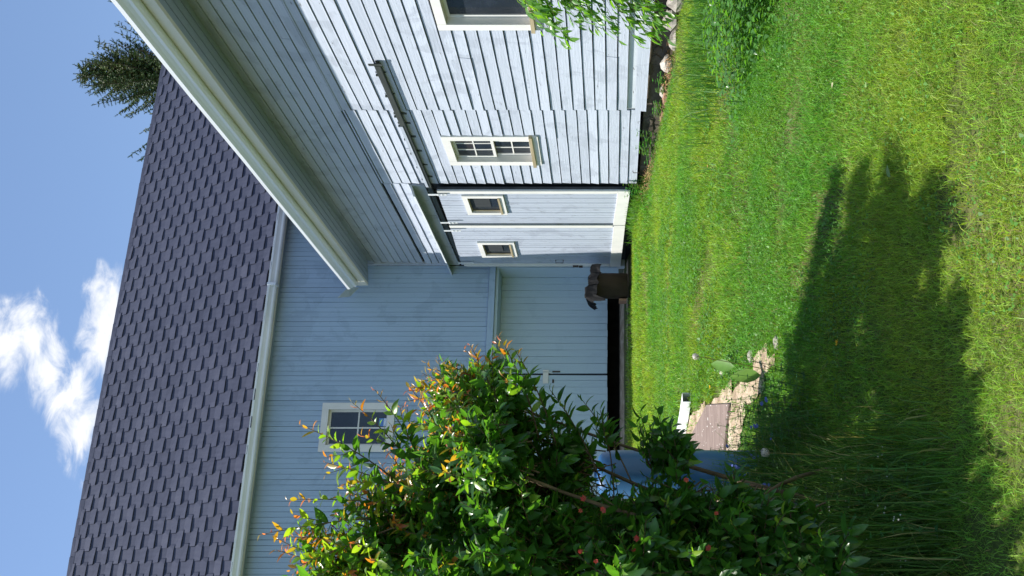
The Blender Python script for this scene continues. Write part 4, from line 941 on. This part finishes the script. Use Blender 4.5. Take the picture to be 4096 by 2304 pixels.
# low leafy clump on the ground below it
ivy = empty('ground_shrub', (3.75, 5.0, gz(3.75, 5.0)), 'low dark leafy clump on the lawn at the right edge, below the hanging leaves', 'plant')
IV = [leaf_mesh('leaf', R.uniform(.035, .055), R.uniform(.6, .85), tuple(q * k for q in (.05, .13, .03)), R.uniform(.05, .3), R.uniform(.1, .4), 0) for k in (.8, 1.0, 1.2, 1.5)]
lv3 = []
for i in range(3000):
    x_, y_ = R.gauss(3.66, .26), R.gauss(5.0, .36)
    rr_ = ((x_ - 3.66) / .6) ** 2 + ((y_ - 5.0) / .85) ** 2
    z_ = gz(x_, y_) + .02 + R.random() * max(.02, .32 * (1 - rr_))
    a = R.uniform(0, 6.28); ld = Vector((math.cos(a), math.sin(a), R.uniform(-.3, .4)))
    lv3.append((Matrix.Translation((x_, y_, z_)) @ orient(ld, Vector((R.uniform(-.5, .5), R.uniform(-.5, .5), 1)), 0) @ Matrix.Scale(R.uniform(.6, 1.1), 4), R.randrange(4)))
place_leaves(lv3, IV, 'leaf', ivy, 'foliage')
X = NP.normal(4.2, .45, 900); Y = NP.normal(6.15, .38, 900); C = np.array([.06, .17, .03]) * NP.uniform(.6, 1.4, (900, 1))
tag(blades(X, Y, NP.uniform(.12, .34, 900), NP.uniform(.004, .007, 900), C, .5, 'grass_clump', droop=.6), 'long grass clump beside the low dark leafy plant', 'grass')

X = NP.uniform(5.12, 5.40, 700); Y = NP.normal(11.75, .42, 700); C = np.array([.10, .25, .035]) * NP.uniform(.5, 1.4, (700, 1))
tag(blades(X, Y, NP.uniform(.06, .20, 700), NP.uniform(.006, .010, 700), C, .45, 'grass_tufts', droop=.5), 'longer grass tufts against the foot of the sliding doors', 'grass')
# dandelions and single leaves lying on the lawn
def dandelion(base, head, kind, label):
    base = Vector((*base, gz(*base))); head = Vector(head); e = empty('dandelion', base, label, 'dandelion')
    b = MB(); md = (base + head) / 2 + Vector((.01, .0, .02)); c = (.20, .20, .08) if kind != 'bare' else (.24, .13, .07)
    b.tube([base * (1 - t) ** 2 + md * 2 * t * (1 - t) + head * t * t for t in (0, .2, .4, .6, .8, 1)], [.0026, .0024, .0022, .002, .002, .0022], 6, True, c); b.build('stalk', 'weed', e)
    b = MB()
    if kind == 'yellow':
        for k in range(26):
            a = R.uniform(0, 6.28); r_ = R.uniform(.008, .018); t_ = R.uniform(.0, .009); d = Vector((math.cos(a), math.sin(a), 0)); s_ = Vector((-d.y, d.x, 0)) * .0022
            b.poly([head - s_, head + s_, head + d * r_ + s_ * 1.2 + Vector((0, 0, t_)), head + d * r_ - s_ * 1.2 + Vector((0, 0, t_))], [(0, 1, 2, 3)], (.75, .50, .02))
        b.build('flower', 'petal', e)
    else:
        nn = 150 if kind == 'clock' else 40; rad = .021 if kind == 'clock' else .012
        for k in range(nn):
            d = Vector((R.gauss(0, 1), R.gauss(0, 1), R.gauss(.2, 1))).normalized(); p = head + d * rad * R.uniform(.75, 1); u = d.cross(Vector((.3, .2, .9))).normalized(); v = d.cross(u); s_ = .0045 if kind == 'clock' else .003
            c = (.62, .62, .58) if kind != 'bare' else (.42, .30, .2)
            b.poly([p + u * s_, p - u * s_ * .5 + v * s_ * .8, p - u * s_ * .5 - v * s_ * .8], [(0, 1, 2)], c); b.poly([head, p + u * .0006, p - u * .0006], [(0, 1, 2)], c)
        b.build('seed_head', 'petal', e)
    return e
dandelion((.62, 4.0), (.64, 3.95, .95), 'clock', 'white dandelion clock on a long pale stalk among the tall shaded grass')
dandelion((1.32, 5.2), (1.36, 5.05, 1.13), 'clock', 'dandelion clock standing above the bare soil beside the plywood')
dandelion((.05, 3.05), (.07, 3.02, .74), 'bare', 'spent dandelion stalk with a brown bare head at the near left corner')
dandelion((1.52, 6.5), (1.52, 6.48, .90), 'yellow', 'yellow dandelion flower at the lawn edge by the plywood')
dandelion((1.13, 3.98), (1.13, 3.96, .60), 'yellow', 'yellow dandelion flower in the shrub shadow on the lawn')
def ground_leaf(x_, y_, L, wd, c, label, m='weed', up=.05, yaw=0, tilt=0.1):
    v, f, cs = leaf_mesh('leaf', L, wd, c, .2, .12, .1); mt = Matrix.Translation((x_, y_, gz(x_, y_) + up)) @ Matrix.Rotation(yaw, 4, 'Z') @ Matrix.Rotation(-tilt, 4, 'Y')
    b = MB(); b.poly([mt @ Vector(q) for q in v], f); b.c = cs; tag(b.build('fallen_leaf', m, smooth=True), label, 'leaf')
ground_leaf(1.62, 3.30, .075, .45, (.16, .28, .08), 'pale green leaf lying on the lawn at the tip of the shrub shadow', yaw=.4)
ground_leaf(3.22, 6.37, .06, .5, (.5, .26, .10), 'orange-brown dry leaf on the sunny lawn below the twelve pane window', yaw=1.2)
ground_leaf(2.34, 3.77, .035, .7, (.5, .42, .3), 'small tan dry leaf on the near right lawn', yaw=2)
ground_leaf(2.10, 3.42, .03, .8, (.22, .34, .12), 'small round pale green leaf right of the tan dry one', yaw=.2)
ground_leaf(2.48, 4.35, .04, .6, (.22, .34, .14), 'light green leaf standing in the middle of the lawn', yaw=2.2, tilt=.8)
ground_leaf(1.52, 5.9, .20, .42, (.10, .22, .035), 'broad dock leaf rising at the edge of the bare soil', up=.03, yaw=1.2, tilt=.9)
ground_leaf(1.30, 5.25, .20, .42, (.11, .22, .035), 'broad bright leaf in front of the plywood sheet', up=.03, yaw=1.4, tilt=1.1)
for (x_, y_, r_, lb) in ((1.62, 6.35, .05, 'pale flat stone at the soil edge next to the dock leaf'), (1.42, 4.98, .04, 'tan stone at the near end of the bare soil'), (1.72, 9.4, .09, 'tan stone by the far end of the downspout'), (1.5, 5.55, .045, 'small tan stone between the soil and the lawn')):
    rock((x_, y_, gz(x_, y_) + .01), r_, r_ * 1.3, r_ * .45, lb)

# ---------------------------------------------------------------- spruce behind the roof
spr = empty('spruce_tree', (17.6, 27.75, 1.5), 'dark green spruce top showing above the shingled roof', 'tree')
b = MB(); TOP = Vector((17.57, 27.75, 20.1)); b.tube([(17.6, 27.75, 1.4), (17.6, 27.75, 10), (17.58, 27.75, 16), TOP], [.28, .2, .07, .01], 8); b.build('trunk', 'sprucebark', spr)
b = MB(); nb = MB()
def twig(p, d, L, c):
    d = d.normalized(); u = d.cross(Vector((.2, .1, .97))); u = u.normalized() if u.length > .05 else Vector((1, 0, 0)); v = d.cross(u)
    n_ = max(3, int(L / .035))
    for i in range(n_):
        q = p + d * L * i / n_
        for k in range(3):
            a = R.uniform(0, 6.28); e = (u * math.cos(a) + v * math.sin(a)) * .8 + d * .6; s_ = e.cross(d).normalized() * .014; l_ = R.uniform(.045, .08)
            cc_ = tuple(x_ * R.uniform(.7, 1.4) for x_ in c); nb.poly([q - s_, q + s_, q + e.normalized() * l_], [(0, 1, 2)], cc_)
    nb.poly([p - u * .012, p + u * .012, p + d * (L + .03)], [(0, 1, 2)], c); nb.poly([p - v * .012, p + v * .012, p + d * (L + .03)], [(0, 1, 2)], c)
zt = TOP.z - .15; lvl = 0
while zt > 12.5:
    below = TOP.z - zt; L0 = .20 + .43 * below if below < 3.5 else 2.6 + .25 * (below - 3.5)
    fine = below < 4.2
    nbh = R.choice((5, 6, 7, 8)) if fine else 5; a0 = R.uniform(0, 6.28)
    for k in range(nbh):
        a = a0 + k * 6.283 / nbh + R.uniform(-.3, .3); L = L0 * R.uniform(.65, 1.2)
        c = (.045, .080, .026) if R.random() < .6 else (.075, .105, .03); zt += R.uniform(-.05, .05)
        dirh = Vector((math.cos(a), math.sin(a), 0)); base = Vector((17.58, 27.75, zt)); pts = []
        for i in range(7):
            t = i / 6; pts.append(base + dirh * L * t + Vector((0, 0, L * (.35 * t - .55 * t * t * (1 - t) + .28 * t ** 3))))
        b.tube(pts, [.02 * (1 - .85 * i / 6) + .003 for i in range(7)], 4, False)
        st = .075 if fine else .3
        q = 0.0; tot = L * 1.1
        while q < 1:
            i = min(5, int(q * 6)); p = pts[i].lerp(pts[i + 1], q * 6 - i); d = (pts[i + 1] - pts[i]).normalized()
            sd = d.cross(Vector((0, 0, 1))).normalized()
            for s_ in (-1, 1):
                twig(p, d * .75 + sd * s_ * R.uniform(.5, .9) + Vector((0, 0, R.uniform(-1.1, .0))), (.14 + .32 * (1 - q)) * R.uniform(.6, 1.3) * (1 if fine else 2.2), c)
            q += st / tot
        twig(pts[-1], pts[-1] - pts[-2] + Vector((0, 0, .02)), .14, c)
    zt -= R.uniform(.13, .24) if fine else .55
twig(TOP - Vector((0, 0, .3)), Vector((0, 0, 1)), .3, (.05, .08, .03))
b.build('limbs', 'sprucebark', spr); nb.build('crown', 'needle', spr)
print('spruce tris', len(nb.f))
